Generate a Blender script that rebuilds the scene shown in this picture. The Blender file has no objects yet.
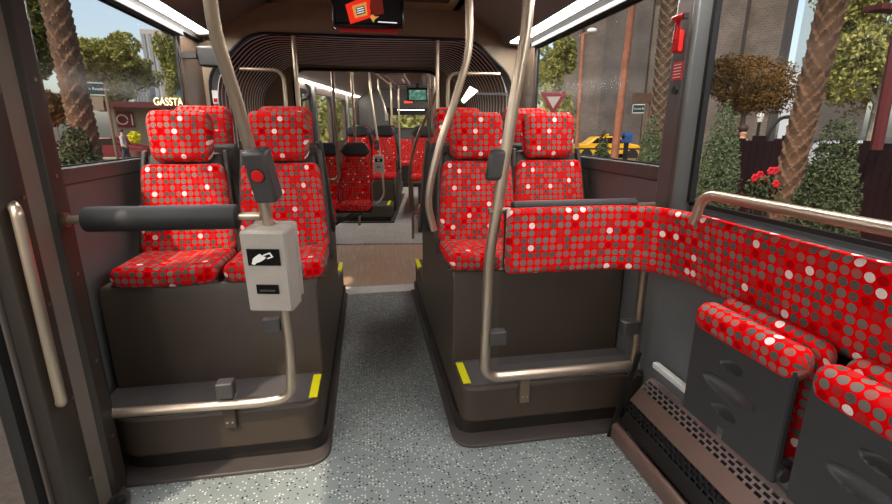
import bpy, math, random
import numpy as np
from mathutils import Vector, Matrix, noise as mnoise
random.seed(7)
PI = math.pi
SC = bpy.context.scene
COL = SC.collection

# ------------------------------------------------------------------ camera
FPX = 460.0
cam_data = bpy.data.cameras.new('camera'); cam = bpy.data.objects.new('camera', cam_data); COL.objects.link(cam)
cam_data.sensor_width = 36.0; cam_data.lens = FPX / 892 * 36.0; cam_data.clip_start = 0.02; cam_data.clip_end = 2000
CX, CY = 446.0, 252.0
_d = Vector((366 - CX, -(129 - CY), -FPX)).normalized()        # the bus's long axis seen from the camera
_u = Vector((0, -_d.z, _d.y)).normalized()
_x = _d.cross(_u)
R3 = Matrix((_x, _d, _u))                                     # camera -> world
C0 = Vector((0, 0, 1.5))
cam.matrix_world = Matrix.Translation(C0) @ R3.to_4x4()
SC.camera = cam

# ------------------------------------------------------------------ world, sun, exposure
SC.view_settings.view_transform = 'Standard'; SC.view_settings.look = 'None'
SC.view_settings.gamma = 1.0; SC.view_settings.use_curve_mapping = False
SC.view_settings.exposure = 0.5
SC.cycles.use_denoising = True
SC.cycles.max_bounces = 10; SC.cycles.transparent_max_bounces = 24
SC.cycles.sample_clamp_indirect = 4.0; SC.cycles.caustics_reflective = False; SC.cycles.caustics_refractive = False
w = bpy.data.worlds.new('sky'); SC.world = w; w.use_nodes = True
nt = w.node_tree; nt.nodes.clear()
sky = nt.nodes.new('ShaderNodeTexSky'); sky.sky_type = 'NISHITA'; sky.sun_disc = False
sky.sun_elevation = math.radians(42); sky.sun_rotation = math.radians(215); sky.air_density = 1.3; sky.dust_density = 2.5; sky.ozone_density = 1.6
hs = nt.nodes.new('ShaderNodeHueSaturation'); hs.inputs['Saturation'].default_value = 0.75
bg = nt.nodes.new('ShaderNodeBackground'); bg.inputs['Strength'].default_value = 0.15
wo = nt.nodes.new('ShaderNodeOutputWorld')
nt.links.new(sky.outputs[0], hs.inputs['Color']); nt.links.new(hs.outputs[0], bg.inputs[0]); nt.links.new(bg.outputs[0], wo.inputs[0])
sd = bpy.data.lights.new('sun', 'SUN'); sd.energy = 3.0; sd.angle = math.radians(1.0); sd.color = (1.0, 0.86, 0.68)
so = bpy.data.objects.new('sun', sd); COL.objects.link(so)
so.rotation_euler = Vector((-0.40, -0.42, 0.80)).to_track_quat('Z', 'Y').to_euler()
STRIP = 29.0          # emission of the ceiling light strips

# ------------------------------------------------------------------ projection helpers (points of the photograph on real planes)
def ray(u, v): return R3 @ Vector((u - CX, CY - v, -FPX))
def hit(u, v, ax, val):
    r = ray(u, v); t = (val - C0[ax]) / r[ax]; return C0 + r * t
def far(u, v, dist):            # point seen at (u, v) at a horizontal distance
    r = ray(u, v); return C0 + r * (dist / math.hypot(r.x, r.y))
_r = ray(432, 118).normalized()
_yaw, _pit = math.atan2(_r.x, _r.y), math.asin(_r.z)
_a = Vector((math.sin(_yaw) * math.cos(_pit), math.cos(_yaw) * math.cos(_pit), math.sin(_pit)))
_b = Vector((math.cos(_yaw), -math.sin(_yaw), 0)); _c = _b.cross(_a)
RC = Matrix.Translation((0.05, 5.3, 0)) @ Matrix((_b, _a, _c)).transposed().to_4x4()   # rear car: bent 8 degrees at the joint
RCi = RC.inverted()
def hit2(u, v, ax, val):
    o = RCi @ C0; r = RCi.to_3x3() @ ray(u, v); t = (val - o[ax]) / r[ax]; return o + r * t

# ------------------------------------------------------------------ materials
def new_mat(name):
    m = bpy.data.materials.new(name); m.use_nodes = True
    b = m.node_tree.nodes['Principled BSDF']; return m, m.node_tree, b
def lin(c):
    return tuple(((x / 255 + .055) / 1.055) ** 2.4 if x / 255 > .04045 else x / 255 / 12.92 for x in c) + (1,)
def N(nt, t, **k):
    n = nt.nodes.new(t)
    for a, b in k.items(): setattr(n, a, b)
    return n
def mathn(nt, op, a, b=None):
    n = N(nt, 'ShaderNodeMath', operation=op)
    for i, x in enumerate((a, b)):
        if x is None: continue
        if isinstance(x, (int, float)): n.inputs[i].default_value = x
        else: nt.links.new(x, n.inputs[i])
    return n.outputs[0]
def mixc(nt, f, a, b):
    n = N(nt, 'ShaderNodeMix', data_type='RGBA')
    for s, x in ((n.inputs[0], f), (n.inputs[6], a), (n.inputs[7], b)):
        if isinstance(x, (int, float)): s.default_value = x
        elif isinstance(x, tuple): s.default_value = x
        else: nt.links.new(x, s)
    return n.outputs[2]
def ramp(nt, fac, stops, const=False):
    n = N(nt, 'ShaderNodeValToRGB'); cr = n.color_ramp
    if const: cr.interpolation = 'CONSTANT'
    while len(cr.elements) < len(stops): cr.elements.new(0.5)
    for e, (p, c) in zip(cr.elements, stops): e.position = p; e.color = c
    nt.links.new(fac, n.inputs[0]); return n.outputs[0]
def plain(name, rgb, rough=0.5, metal=0.0, var=0.06, scale=8.0, bump=0.0, bscale=300.0, spec=0.5):
    m, nt, b = new_mat(name)
    tc = N(nt, 'ShaderNodeTexCoord'); no = N(nt, 'ShaderNodeTexNoise'); no.inputs['Scale'].default_value = scale; no.inputs['Detail'].default_value = 4
    nt.links.new(tc.outputs['Object'], no.inputs['Vector'])
    c = lin(rgb)
    nt.links.new(ramp(nt, no.outputs['Fac'], [(0.3, tuple(x * (1 - var) for x in c[:3]) + (1,)), (0.7, tuple(min(1, x * (1 + var)) for x in c[:3]) + (1,))]), b.inputs['Base Color'])
    b.inputs['Roughness'].default_value = rough; b.inputs['Metallic'].default_value = metal; b.inputs['Specular IOR Level'].default_value = spec
    if bump:
        n2 = N(nt, 'ShaderNodeTexNoise'); n2.inputs['Scale'].default_value = bscale; nt.links.new(tc.outputs['Object'], n2.inputs['Vector'])
        bp = N(nt, 'ShaderNodeBump'); bp.inputs['Strength'].default_value = bump; bp.inputs['Distance'].default_value = .002
        nt.links.new(n2.outputs['Fac'], bp.inputs['Height']); nt.links.new(bp.outputs[0], b.inputs['Normal'])
    return m
def emit(name, rgb, s):
    m, nt, b = new_mat(name); b.inputs['Base Color'].default_value = lin(rgb)
    b.inputs['Emission Color'].default_value = lin(rgb); b.inputs['Emission Strength'].default_value = s; return m
def glass_mat(name, tint=(1, 1, 1, 1), refl=0.05):
    m = bpy.data.materials.new(name); m.use_nodes = True; nt = m.node_tree; nt.nodes.clear()
    t = N(nt, 'ShaderNodeBsdfTransparent'); t.inputs[0].default_value = tint
    g = N(nt, 'ShaderNodeBsdfGlossy'); g.inputs['Roughness'].default_value = 0.16
    fr = N(nt, 'ShaderNodeLayerWeight'); fr.inputs[0].default_value = .5
    ms = N(nt, 'ShaderNodeMixShader'); o = N(nt, 'ShaderNodeOutputMaterial')
    nt.links.new(mathn(nt, 'ADD', mathn(nt, 'MULTIPLY', mathn(nt, 'POWER', fr.outputs['Facing'], 5.0), .10), refl * .14), ms.inputs[0]); nt.links.new(t.outputs[0], ms.inputs[1]); nt.links.new(g.outputs[0], ms.inputs[2]); nt.links.new(ms.outputs[0], o.inputs[0])
    return m
def fabric(name, pitch=0.032, square=False):
    m, nt, b = new_mat(name)
    uv = N(nt, 'ShaderNodeUVMap'); sc = N(nt, 'ShaderNodeVectorMath', operation='SCALE'); sc.inputs['Scale'].default_value = 1 / pitch
    nt.links.new(uv.outputs[0], sc.inputs[0])
    fl = N(nt, 'ShaderNodeVectorMath', operation='FLOOR'); nt.links.new(sc.outputs[0], fl.inputs[0])
    fr = N(nt, 'ShaderNodeVectorMath', operation='FRACTION'); nt.links.new(sc.outputs[0], fr.inputs[0])
    sb = N(nt, 'ShaderNodeVectorMath', operation='SUBTRACT'); nt.links.new(fr.outputs[0], sb.inputs[0]); sb.inputs[1].default_value = (.5, .5, 0)
    if square:
        ab = N(nt, 'ShaderNodeVectorMath', operation='ABSOLUTE'); nt.links.new(sb.outputs[0], ab.inputs[0])
        sx = N(nt, 'ShaderNodeSeparateXYZ'); nt.links.new(ab.outputs[0], sx.inputs[0])
        dist = mathn(nt, 'MAXIMUM', sx.outputs[0], sx.outputs[1])
    else:
        ln = N(nt, 'ShaderNodeVectorMath', operation='LENGTH'); nt.links.new(sb.outputs[0], ln.inputs[0]); dist = ln.outputs['Value']
    mask = mathn(nt, 'LESS_THAN', dist, 0.29 if square else 0.415)
    wn = N(nt, 'ShaderNodeTexWhiteNoise', noise_dimensions='2D'); nt.links.new(fl.outputs[0], wn.inputs['Vector'])
    dot = ramp(nt, wn.outputs['Value'], [(0, lin((240, 232, 226))), (0.055, lin((64, 92, 86))), (0.30, lin((102, 120, 110))), (0.56, lin((146, 104, 94))), (0.82, lin((176, 52, 48))), (0.95, lin((176, 4, 12)))], True)
    gn = N(nt, 'ShaderNodeTexNoise'); gn.inputs['Scale'].default_value = 14; gn.inputs['Detail'].default_value = 3; nt.links.new(sc.outputs[0], gn.inputs['Vector'])
    gm = mathn(nt, 'MULTIPLY', mathn(nt, 'GREATER_THAN', gn.outputs['Fac'], 0.56), 0.45)
    red = lin((228, 2, 10))
    dot2 = mixc(nt, gm, dot, red)
    nt.links.new(mixc(nt, mask, red, dot2), b.inputs['Base Color'])
    b.inputs['Roughness'].default_value = 0.92; b.inputs['Specular IOR Level'].default_value = 0.06
    bp = N(nt, 'ShaderNodeBump'); bp.inputs['Strength'].default_value = 0.25; bp.inputs['Distance'].default_value = 0.002
    nt.links.new(gn.outputs['Fac'], bp.inputs['Height']); nt.links.new(bp.outputs[0], b.inputs['Normal'])
    return m
def floor_mat(nm='speckled_vinyl', ca=(126, 133, 131), cb=(142, 149, 147)):
    m, nt, b = new_mat(nm); tc = N(nt, 'ShaderNodeTexCoord')
    base = N(nt, 'ShaderNodeTexNoise'); base.inputs['Scale'].default_value = 3; nt.links.new(tc.outputs['Object'], base.inputs['Vector'])
    col = ramp(nt, base.outputs['Fac'], [(.3, lin(ca)), (.7, lin(cb))])
    for sc_, thr, keep, c in ((64, .24, .26, (226, 224, 218)), (58, .25, .24, (24, 27, 27)), (120, .26, .25, (150, 154, 152))):
        v = N(nt, 'ShaderNodeTexVoronoi', voronoi_dimensions='2D'); v.inputs['Scale'].default_value = sc_
        mp = N(nt, 'ShaderNodeMapping'); mp.inputs['Location'].default_value = (sc_ * .37, sc_ * .11, 0)
        nt.links.new(tc.outputs['Object'], mp.inputs['Vector']); nt.links.new(mp.outputs[0], v.inputs['Vector'])
        sx = N(nt, 'ShaderNodeSeparateColor'); nt.links.new(v.outputs['Color'], sx.inputs[0])
        mk = mathn(nt, 'MULTIPLY', mathn(nt, 'LESS_THAN', v.outputs['Distance'], thr), mathn(nt, 'LESS_THAN', sx.outputs[0], keep))
        col = mixc(nt, mk, col, lin(c))
    nt.links.new(col, b.inputs['Base Color']); b.inputs['Roughness'].default_value = 0.42; b.inputs['Specular IOR Level'].default_value = .35
    return m
def turntable_mat():
    m, nt, b = new_mat('worn_tan_vinyl'); tc = N(nt, 'ShaderNodeTexCoord')
    mp = N(nt, 'ShaderNodeMapping'); mp.inputs['Scale'].default_value = (14, 1.2, 1); nt.links.new(tc.outputs['Object'], mp.inputs['Vector'])
    n1 = N(nt, 'ShaderNodeTexNoise'); n1.inputs['Scale'].default_value = 2.2; n1.inputs['Detail'].default_value = 5; nt.links.new(mp.outputs[0], n1.inputs['Vector'])
    c1 = ramp(nt, n1.outputs['Fac'], [(.3, lin((176, 152, 130))), (.62, lin((190, 166, 144))), (.72, lin((214, 202, 188)))])
    n2 = N(nt, 'ShaderNodeTexNoise'); n2.inputs['Scale'].default_value = 2.0; nt.links.new(tc.outputs['Object'], n2.inputs['Vector'])
    c2 = mixc(nt, ramp(nt, n2.outputs['Fac'], [(.4, (0, 0, 0, 1)), (.6, (.6, .6, .6, 1))]), c1, lin((186, 144, 112)))
    nt.links.new(c2, b.inputs['Base Color']); b.inputs['Roughness'].default_value = .45
    return m
def steel(name, rgb=(198, 180, 160), rough=.32):
    m, nt, b = new_mat(name); b.inputs['Metallic'].default_value = .8
    tc = N(nt, 'ShaderNodeTexCoord'); n = N(nt, 'ShaderNodeTexNoise'); n.inputs['Scale'].default_value = 4; nt.links.new(tc.outputs['Object'], n.inputs['Vector'])
    nt.links.new(ramp(nt, n.outputs['Fac'], [(.3, lin(tuple(x * .93 for x in rgb))), (.7, lin(rgb))]), b.inputs['Base Color'])
    nt.links.new(ramp(nt, n.outputs['Fac'], [(.2, (rough - .02,) * 3 + (1,)), (.8, (rough + .02,) * 3 + (1,))]), b.inputs['Roughness'])
    return m
def brick_mat(name, a, b_, mo, scale):
    m, nt, b = new_mat(name); tc = N(nt, 'ShaderNodeTexCoord')
    br = N(nt, 'ShaderNodeTexBrick'); br.inputs['Scale'].default_value = scale; br.inputs['Color1'].default_value = lin(a); br.inputs['Color2'].default_value = lin(b_); br.inputs['Mortar'].default_value = lin(mo)
    br.inputs['Mortar Size'].default_value = .03
    nt.links.new(N(nt, 'ShaderNodeUVMap').outputs[0], br.inputs['Vector'])
    n = N(nt, 'ShaderNodeTexNoise'); n.inputs['Scale'].default_value = .6; n.inputs['Detail'].default_value = 6; nt.links.new(tc.outputs['Object'], n.inputs['Vector'])
    nt.links.new(mixc(nt, ramp(nt, n.outputs['Fac'], [(.4, (0, 0, 0, 1)), (.62, (.7, .7, .7, 1))]), br.outputs['Color'], lin(tuple(x * .72 for x in a))), b.inputs['Base Color'])
    b.inputs['Roughness'].default_value = .9; return m
def leaf_mat(name, a, b_, c_):
    m, nt, b = new_mat(name); tc = N(nt, 'ShaderNodeTexCoord')
    n = N(nt, 'ShaderNodeTexNoise'); n.inputs['Scale'].default_value = 1.6; n.inputs['Detail'].default_value = 8; n.inputs['Roughness'].default_value = .8
    nt.links.new(tc.outputs['Object'], n.inputs['Vector'])
    nt.links.new(ramp(nt, n.outputs['Fac'], [(.32, lin(a)), (.52, lin(b_)), (.7, lin(c_))]), b.inputs['Base Color'])
    b.inputs['Roughness'].default_value = .7; b.inputs['Specular IOR Level'].default_value = .2
    return m

M = {}
M['fabric'] = fabric('dotted_red_fabric'); M['fabric_small'] = fabric('dotted_red_fabric_small', 0.036, True)
M['shell'] = plain('dark_seat_plastic', (58, 53, 49), .5, bump=.15)
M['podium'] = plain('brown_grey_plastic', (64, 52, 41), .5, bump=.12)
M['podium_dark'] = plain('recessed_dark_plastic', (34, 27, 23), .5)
M['skirt'] = plain('skirting_vinyl', (74, 66, 62), .5)
M['step'] = plain('step_top_vinyl', (84, 79, 78), .5, bump=.1)
M['ceiling'] = plain('brown_ceiling_panel', (150, 132, 108), .6, bump=.1)
M['cove'] = plain('grey_brown_cove', (116, 114, 110), .5)
M['wall'] = plain('grey_wall_laminate', (103, 103, 102), .55, bump=.2, bscale=500)
M['sill'] = plain('grey_sill', (62, 64, 62), .45)
M['pillar'] = plain('pillar_grey', (82, 82, 80), .38)
M['pillar_brown'] = plain('pillar_brown', (82, 66, 52), .4)
M['door_pillar'] = plain('door_pillar_brown', (54, 45, 38), .5)
M['dark_trim'] = plain('dark_trim', (44, 40, 37), .5)
M['rubber'] = plain('black_rubber', (20, 19, 19), .55)
M['foam'] = plain('black_foam', (30, 28, 28), .6, bump=.3)
M['steel'] = steel('brushed_steel'); M['steel_dark'] = steel('bronzed_steel', (150, 128, 108), .36)
M['yellow'] = plain('yellow_edge_tape', (240, 232, 20), .5, var=.02)
M['white'] = plain('white_paint', (222, 220, 214), .5)
M['validator'] = plain('validator_grey', (168, 158, 148), .45, bump=.2, bscale=200)
M['dark_grey'] = plain('dark_grey_plastic', (66, 63, 62), .45, bump=.1)
M['fold_shell'] = plain('charcoal_plastic', (58, 56, 56), .45, bump=.4, bscale=180)
M['black'] = plain('black_gloss', (10, 10, 11), .2)
M['red'] = plain('red_plastic', (212, 24, 26), .4)
M['copper'] = plain('brown_metal_plate', (128, 102, 90), .35, metal=.35)
M['grill'] = plain('perforated_plate', (138, 122, 116), .35, metal=.4)
M['glass'] = glass_mat('window_glass', (.93, .94, .95, 1), .05)
M['panel_glass'] = glass_mat('clear_screen', (.93, .93, .93, 1), .05)
M['floor'] = floor_mat(); M['floor_sunlit'] = floor_mat('sunlit_speckled_vinyl', (166, 160, 150), (184, 178, 168)); M['turntable'] = turntable_mat()  # rear floor: lighter, warmer copy of the vinyl, sunlight put into its colour
M['strip'] = emit('light_strip', (255, 250, 244), STRIP)
M['strip_dim'] = emit('rear_light_strip', (255, 250, 244), STRIP * 1.5)
M['ivory'] = plain('ivory_icon', (240, 238, 232), .5, var=.01)

# ------------------------------------------------------------------ mesh builder
class MB:
    def __init__(s): s.v = []; s.f = []; s.uv = []
    def add(s, vs, fs, uvs=None):
        o = len(s.v); s.v += [tuple(p) for p in vs]
        for i, f in enumerate(fs):
            s.f.append([o + k for k in f]); s.uv.append(uvs[i] if uvs else None)
        return s
    def box(s, x0, x1, y0, y1, z0, z1):
        if x0 > x1: x0, x1 = x1, x0
        if y0 > y1: y0, y1 = y1, y0
        if z0 > z1: z0, z1 = z1, z0
        return s.add([(x, y, z) for z in (z0, z1) for y in (y0, y1) for x in (x0, x1)],
                     [(0, 2, 3, 1), (4, 5, 7, 6), (0, 1, 5, 4), (1, 3, 7, 5), (3, 2, 6, 7), (2, 0, 4, 6)])
    def prism(s, poly, a, b, axis='z'):          # poly in the other two axes (x,y) / (y,z) / (x,z)
        n = len(poly)
        area = sum(poly[i][0] * poly[(i + 1) % n][1] - poly[(i + 1) % n][0] * poly[i][1] for i in range(n))
        if area < 0: poly = poly[::-1]
        def P(p, t): return {'z': (p[0], p[1], t), 'x': (t, p[0], p[1]), 'y': (p[0], t, p[1])}[axis]
        if a > b: a, b = b, a
        vs = [P(p, a) for p in poly] + [P(p, b) for p in poly]
        fs = [list(range(n))[::-1], list(range(n, 2 * n))] + [(i, (i + 1) % n, n + (i + 1) % n, n + i) for i in range(n)]
        if axis == 'y': fs = [list(f)[::-1] for f in fs]
        return s.add(vs, fs)
    def tube(s, pts, r, seg=12, cap=True):
        pts = [Vector(p) for p in pts]; n = len(pts); rr = r if isinstance(r, (list, tuple)) else [r] * n
        vs, fs = [], []; up = None
        for i, p in enumerate(pts):
            t = (pts[min(i + 1, n - 1)] - pts[max(i - 1, 0)]).normalized()
            if up is None: up = t.orthogonal().normalized()
            up = (up - t * up.dot(t)).normalized(); sd_ = t.cross(up)
            for k in range(seg):
                a = 2 * PI * k / seg; vs.append(p + (up * math.cos(a) + sd_ * math.sin(a)) * rr[i])
        for i in range(n - 1):
            for k in range(seg):
                k2 = (k + 1) % seg; fs.append((i * seg + k, i * seg + k2, (i + 1) * seg + k2, (i + 1) * seg + k))
        if cap: fs += [list(range(seg))[::-1], list(range((n - 1) * seg, n * seg))]
        return s.add(vs, fs)
    def disc(s, c, ax, r, h, seg=16):
        c = Vector(c); ax = Vector(ax).normalized(); return s.tube([c, c + ax * h], r, seg)
    def ball(s, c, r, nu=12, nv=8):
        if not isinstance(r, (tuple, list)): r = (r, r, r)
        vs = []; fs = []
        for j in range(nv + 1):
            t = PI * j / nv
            for i in range(nu):
                a = 2 * PI * i / nu; vs.append((c[0] + r[0] * math.sin(t) * math.cos(a), c[1] + r[1] * math.sin(t) * math.sin(a), c[2] - r[2] * math.cos(t)))
        for j in range(nv):
            for i in range(nu):
                i2 = (i + 1) % nu; fs.append((j * nu + i, j * nu + i2, (j + 1) * nu + i2, (j + 1) * nu + i))
        return s.add(vs, fs)
    def xf(s, fn): s.v = [tuple(fn(Vector(p))) for p in s.v]; return s

def smooth_path(pts, r=.06, n=6):
    """round the corners of a polyline"""
    pts = [Vector(p) for p in pts]; out = [pts[0]]
    for i in range(1, len(pts) - 1):
        a, b, c = pts[i - 1], pts[i], pts[i + 1]
        d = min(r, (a - b).length * .49, (c - b).length * .49)
        p0, p2 = b + (a - b).normalized() * d, b + (c - b).normalized() * d
        for k in range(n + 1):
            t = k / n; out.append(p0 * (1 - t) ** 2 + b * 2 * t * (1 - t) + p2 * t * t)
    out.append(pts[-1]); return out

def rrect(w, h, r, n=5):          # rounded rectangle loop, corner (0,0)-(w,h); starts at the middle of the back side (x=w)
    r = max(1e-4, min(r, w / 2 - 1e-5, h / 2 - 1e-5)); P = []
    for cx, cy, a0 in ((w - r, r, 0), (w - r, h - r, 90), (r, h - r, 180), (r, r, 270)):
        pass
    P.append((w, h / 2))
    for cx, cy, a0 in ((w - r, h - r, 0), (r, h - r, 90), (r, r, 180), (w - r, r, 270)):
        for k in range(n + 1):
            a = math.radians(a0 + 90 * k / n); P.append((cx + r * math.cos(a), cy + r * math.sin(a)))
    return P
def pad(stations, T, H, r, rW, uo=(0, 0), rH=None):
    """padded panel: stations = [(pos, inward normal (front), arc length)], swept rounded profile with rounded ends"""
    mb = MB(); rH = rH or rW; L = stations[-1][2]; loops = []; prof0 = rrect(T, H, r)
    per = [0]
    for i in range(1, len(prof0) + 1):
        a, b = prof0[i - 1], prof0[i % len(prof0)]; per.append(per[-1] + math.hypot(a[0] - b[0], a[1] - b[1]))
    for (p, nrm, s_) in stations:
        e = min(s_, L - s_); k = max(0.0, 1 - e / rW); d = 1 - math.sqrt(max(0, 1 - k * k))
        dt, dh = min(d * rW, T * .46) , d * rH
        dt = d * min(rW, T * .46)
        q = [(dt + a / T * (T - 2 * dt), dh + b / H * (H - 2 * dh)) for a, b in prof0]
        loops.append([p - nrm * (a - 0) + Vector((0, 0, b)) for a, b in q])
    n = len(prof0)
    for lp in loops: mb.v += [tuple(x) for x in lp]
    for i in range(len(loops) - 1):
        u0, u1 = stations[i][2] + uo[0], stations[i + 1][2] + uo[0]
        for k in range(n):
            k2 = (k + 1) % n
            mb.f.append([i * n + k, (i + 1) * n + k, (i + 1) * n + k2, i * n + k2])
            v0, v1 = per[k] + uo[1], per[k + 1] + uo[1]
            mb.uv.append([(u0, v0), (u1, v0), (u1, v1), (u0, v1)])
    for i, rev in ((0, False), (len(loops) - 1, True)):
        f = [i * n + k for k in range(n)]; U = stations[i][2] + uo[0]
        uv = [(U + prof0[k][0], prof0[k][1]) for k in range(n)]
        if rev: f = f[::-1]; uv = uv[::-1]
        mb.f.append(f); mb.uv.append(uv)
    return mb
def flat_pad(W, H, T, r=.02, rW=.035, rH=None, uo=None):
    """front at y=0 looking to -y, thickness to +y, x centred, z from 0"""
    st = []; n = 6
    xs = [rW * (1 - math.cos(PI / 2 * k / n)) for k in range(n + 1)]
    xs = [W * 0 + x for x in xs] + [W / 2] + [W - x for x in xs[::-1]]
    for x in xs: st.append((Vector((x - W / 2, 0, 0)), Vector((0, -1, 0)), x))
    return pad(st, T, H, r, rW, uo or (random.randint(0, 90) * .032, random.randint(0, 90) * .032), rH)

# ------------------------------------------------------------------ object helpers
def mesh_of(name, mb, mat, off=(0, 0, 0), smooth=35, bevel=0, seg=2):
    me = bpy.data.meshes.new(name); ox, oy, oz = off
    me.from_pydata([(x - ox, y - oy, z - oz) for x, y, z in mb.v], [], mb.f)
    uvl = me.uv_layers.new(name='UVMap')
    for poly, uv in zip(me.polygons, mb.uv):
        if uv is not None:
            for li, c in zip(poly.loop_indices, uv): uvl.data[li].uv = c
        else:
            n = poly.normal; ax = max(range(3), key=lambda i: abs(n[i]))
            for li in poly.loop_indices:
                c = me.vertices[me.loops[li].vertex_index].co
                uvl.data[li].uv = ((c.y, c.z), (c.x, c.z), (c.x, c.y))[ax]
    me.materials.append(mat)
    if smooth:
        me.polygons.foreach_set('use_smooth', [True] * len(me.polygons)); me.set_sharp_from_angle(angle=math.radians(smooth))
    me.update(); return me
def link(name, me, parent=None, bevel=0, seg=2):
    o = bpy.data.objects.new(name, me); COL.objects.link(o)
    if parent: o.parent = parent
    if bevel:
        b = o.modifiers.new('bevel', 'BEVEL'); b.width = bevel; b.segments = seg; b.limit_method = 'ANGLE'; b.angle_limit = math.radians(40)
    return o
def tag(o, label=None, cat=None, group=None, kind=None):
    if label: o['label'] = label
    if cat: o['category'] = cat
    if group: o['group'] = group
    if kind: o['kind'] = kind
    return o
BASE = {}
def thing(name, label, cat, base=(0, 0, 0), group=None, frame=None):
    o = bpy.data.objects.new(name, None); o.empty_display_size = .1; COL.objects.link(o)
    o.matrix_world = (frame or Matrix()) @ Matrix.Translation(base)
    tag(o, label, cat, group); BASE[o] = Vector(base); return o
def part(name, mb, mat, root, label=None, bevel=0, smooth=35, kind=None):
    r = root
    while r.parent: r = r.parent
    o = link(name, mesh_of(name, mb, mat, BASE.get(r, (0, 0, 0)), smooth), root, bevel)
    return tag(o, label, kind=kind)
def single(name, mb, mat, label, cat, group=None, bevel=0, smooth=35, frame=None, kind=None):
    a = np.array(mb.v); lo, hi = a.min(0), a.max(0); base = ((lo[0] + hi[0]) / 2, (lo[1] + hi[1]) / 2, lo[2])
    o = link(name, mesh_of(name, mb, mat, base, smooth), None, bevel); o.matrix_world = (frame or Matrix()) @ Matrix.Translation(base)
    BASE[o] = Vector(base); return tag(o, label, cat, group, kind)
def struct(name, mb, mat, bevel=0, smooth=35, frame=None, label=None, cat=None):
    o = link(name, mesh_of(name, mb, mat, (0, 0, 0), smooth), None, bevel)
    if frame: o.matrix_world = frame
    return tag(o, label, cat, kind='structure')
def spart(name, mb, mat, root, bevel=0): return link(name, mesh_of(name, mb, mat), root, bevel)
def dup(root, loc, rotz=0, label=None, group=None, frame=None):
    c = root.copy(); COL.objects.link(c)
    c.matrix_world = (frame or Matrix()) @ Matrix.Translation(loc) @ Matrix.Rotation(rotz, 4, 'Z')
    if label: c['label'] = label
    if group: c['group'] = group
    for ch in list(root.children):
        d = ch.copy(); COL.objects.link(d); d.parent = c
        for g in list(ch.children):
            e = g.copy(); COL.objects.link(e); e.parent = d
    return c
def text_part(name, body, size, mat, root, mw, ext=.001, align='CENTER'):
    cu = bpy.data.curves.new(name, 'FONT'); cu.body = body; cu.size = size; cu.extrude = ext; cu.align_x = align; cu.align_y = 'CENTER'
    tmp = bpy.data.objects.new('tmp', cu); me = bpy.data.meshes.new_from_object(tmp); bpy.data.objects.remove(tmp)
    me.name = name; me.materials.clear(); me.materials.append(mat)
    o = bpy.data.objects.new(name, me); COL.objects.link(o); o.parent = root
    o.matrix_local = root.matrix_world.inverted() @ mw
    return o
def face_to(pos, normal, up=(0, 0, 1)):        # matrix with local z = normal, local y ~ up
    z = Vector(normal).normalized(); x = Vector(up).cross(z).normalized(); y = z.cross(x)
    return Matrix.Translation(pos) @ Matrix((x, y, z)).transposed().to_4x4()

XL, XR = -1.26, 1.36           # inner faces of the side walls
# ================================================================== THE SHELL
struct('floor', MB().box(XL, XR, -1.6, 4.22, -.12, 0), M['floor'])
struct('trim_1', MB().box(-.27, .40, 4.16, 4.36, -.02, .004), M['white'])          # white strip at the joint
tt = MB(); tt.prism([(1.30 * math.cos(2 * PI * k / 64) + .03, 5.2 + 1.02 * math.sin(2 * PI * k / 64)) for k in range(64)], -.1, .0, 'z')
tt.box(-.9, .95, 4.22, 6.2, -.1, -.001)
struct('floor_turntable', tt, M['turntable'])
struct('floor_rear', MB().box(-1.22, 1.24, .75, 7.4, -.1, .002), M['floor_sunlit'], frame=RC)

# window cut-outs: wall built as panels around them
def side_wall(name, xin, xout, cuts, y0, y1, ztop, mat, frame=None):
    mb = MB(); ys = y0
    for (a, b, z0, z1) in cuts:
        if a > ys: mb.box(xin, xout, ys, a, 0, ztop)
        mb.box(xin, xout, a, b, 0, z0); mb.box(xin, xout, a, b, z1, ztop); ys = b
    if ys < y1: mb.box(xin, xout, ys, y1, 0, ztop)
    return struct(name, mb, mat, frame=frame)
side_wall('wall_left', XL, XL - .012, [(-1.1, 1.66, .0, 2.05), (1.95, 3.68, 1.335, 2.125)], -1.6, 4.12, 2.3, M['wall'])
side_wall('wall_right', XR, XR + .012, [(-1.2, 1.765, 1.185, 2.125), (1.93, 3.73, 1.325, 2.125)], -1.6, 4.12, 2.3, M['wall'])

def window(n, x, sx, a, b, z0, z1, frame=None, glass='glass'):
    """frame rubber around the opening, glass set outside"""
    t = .016
    mb = MB(); xo = x + sx * .010
    for q in ((a, b, z0, z0 + t), (a, b, z1 - t, z1), (a, a + t, z0, z1), (b - t, b, z0, z1)): mb.box(x - sx * .004, xo, *q)
    o = struct('window_%d' % n, mb, M['rubber'], frame=frame)
    spart('glass', MB().box(x + sx * .003, x + sx * .007, a + t, b - t, z0 + t, z1 - t), M[glass], o)
    return o
window(1, XL, -1, 1.95, 3.68, 1.335, 2.125)
window(2, XR, 1, 1.93, 3.73, 1.325, 2.125)
window(3, XR, 1, -1.2, 1.765, 1.185, 2.125)
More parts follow.
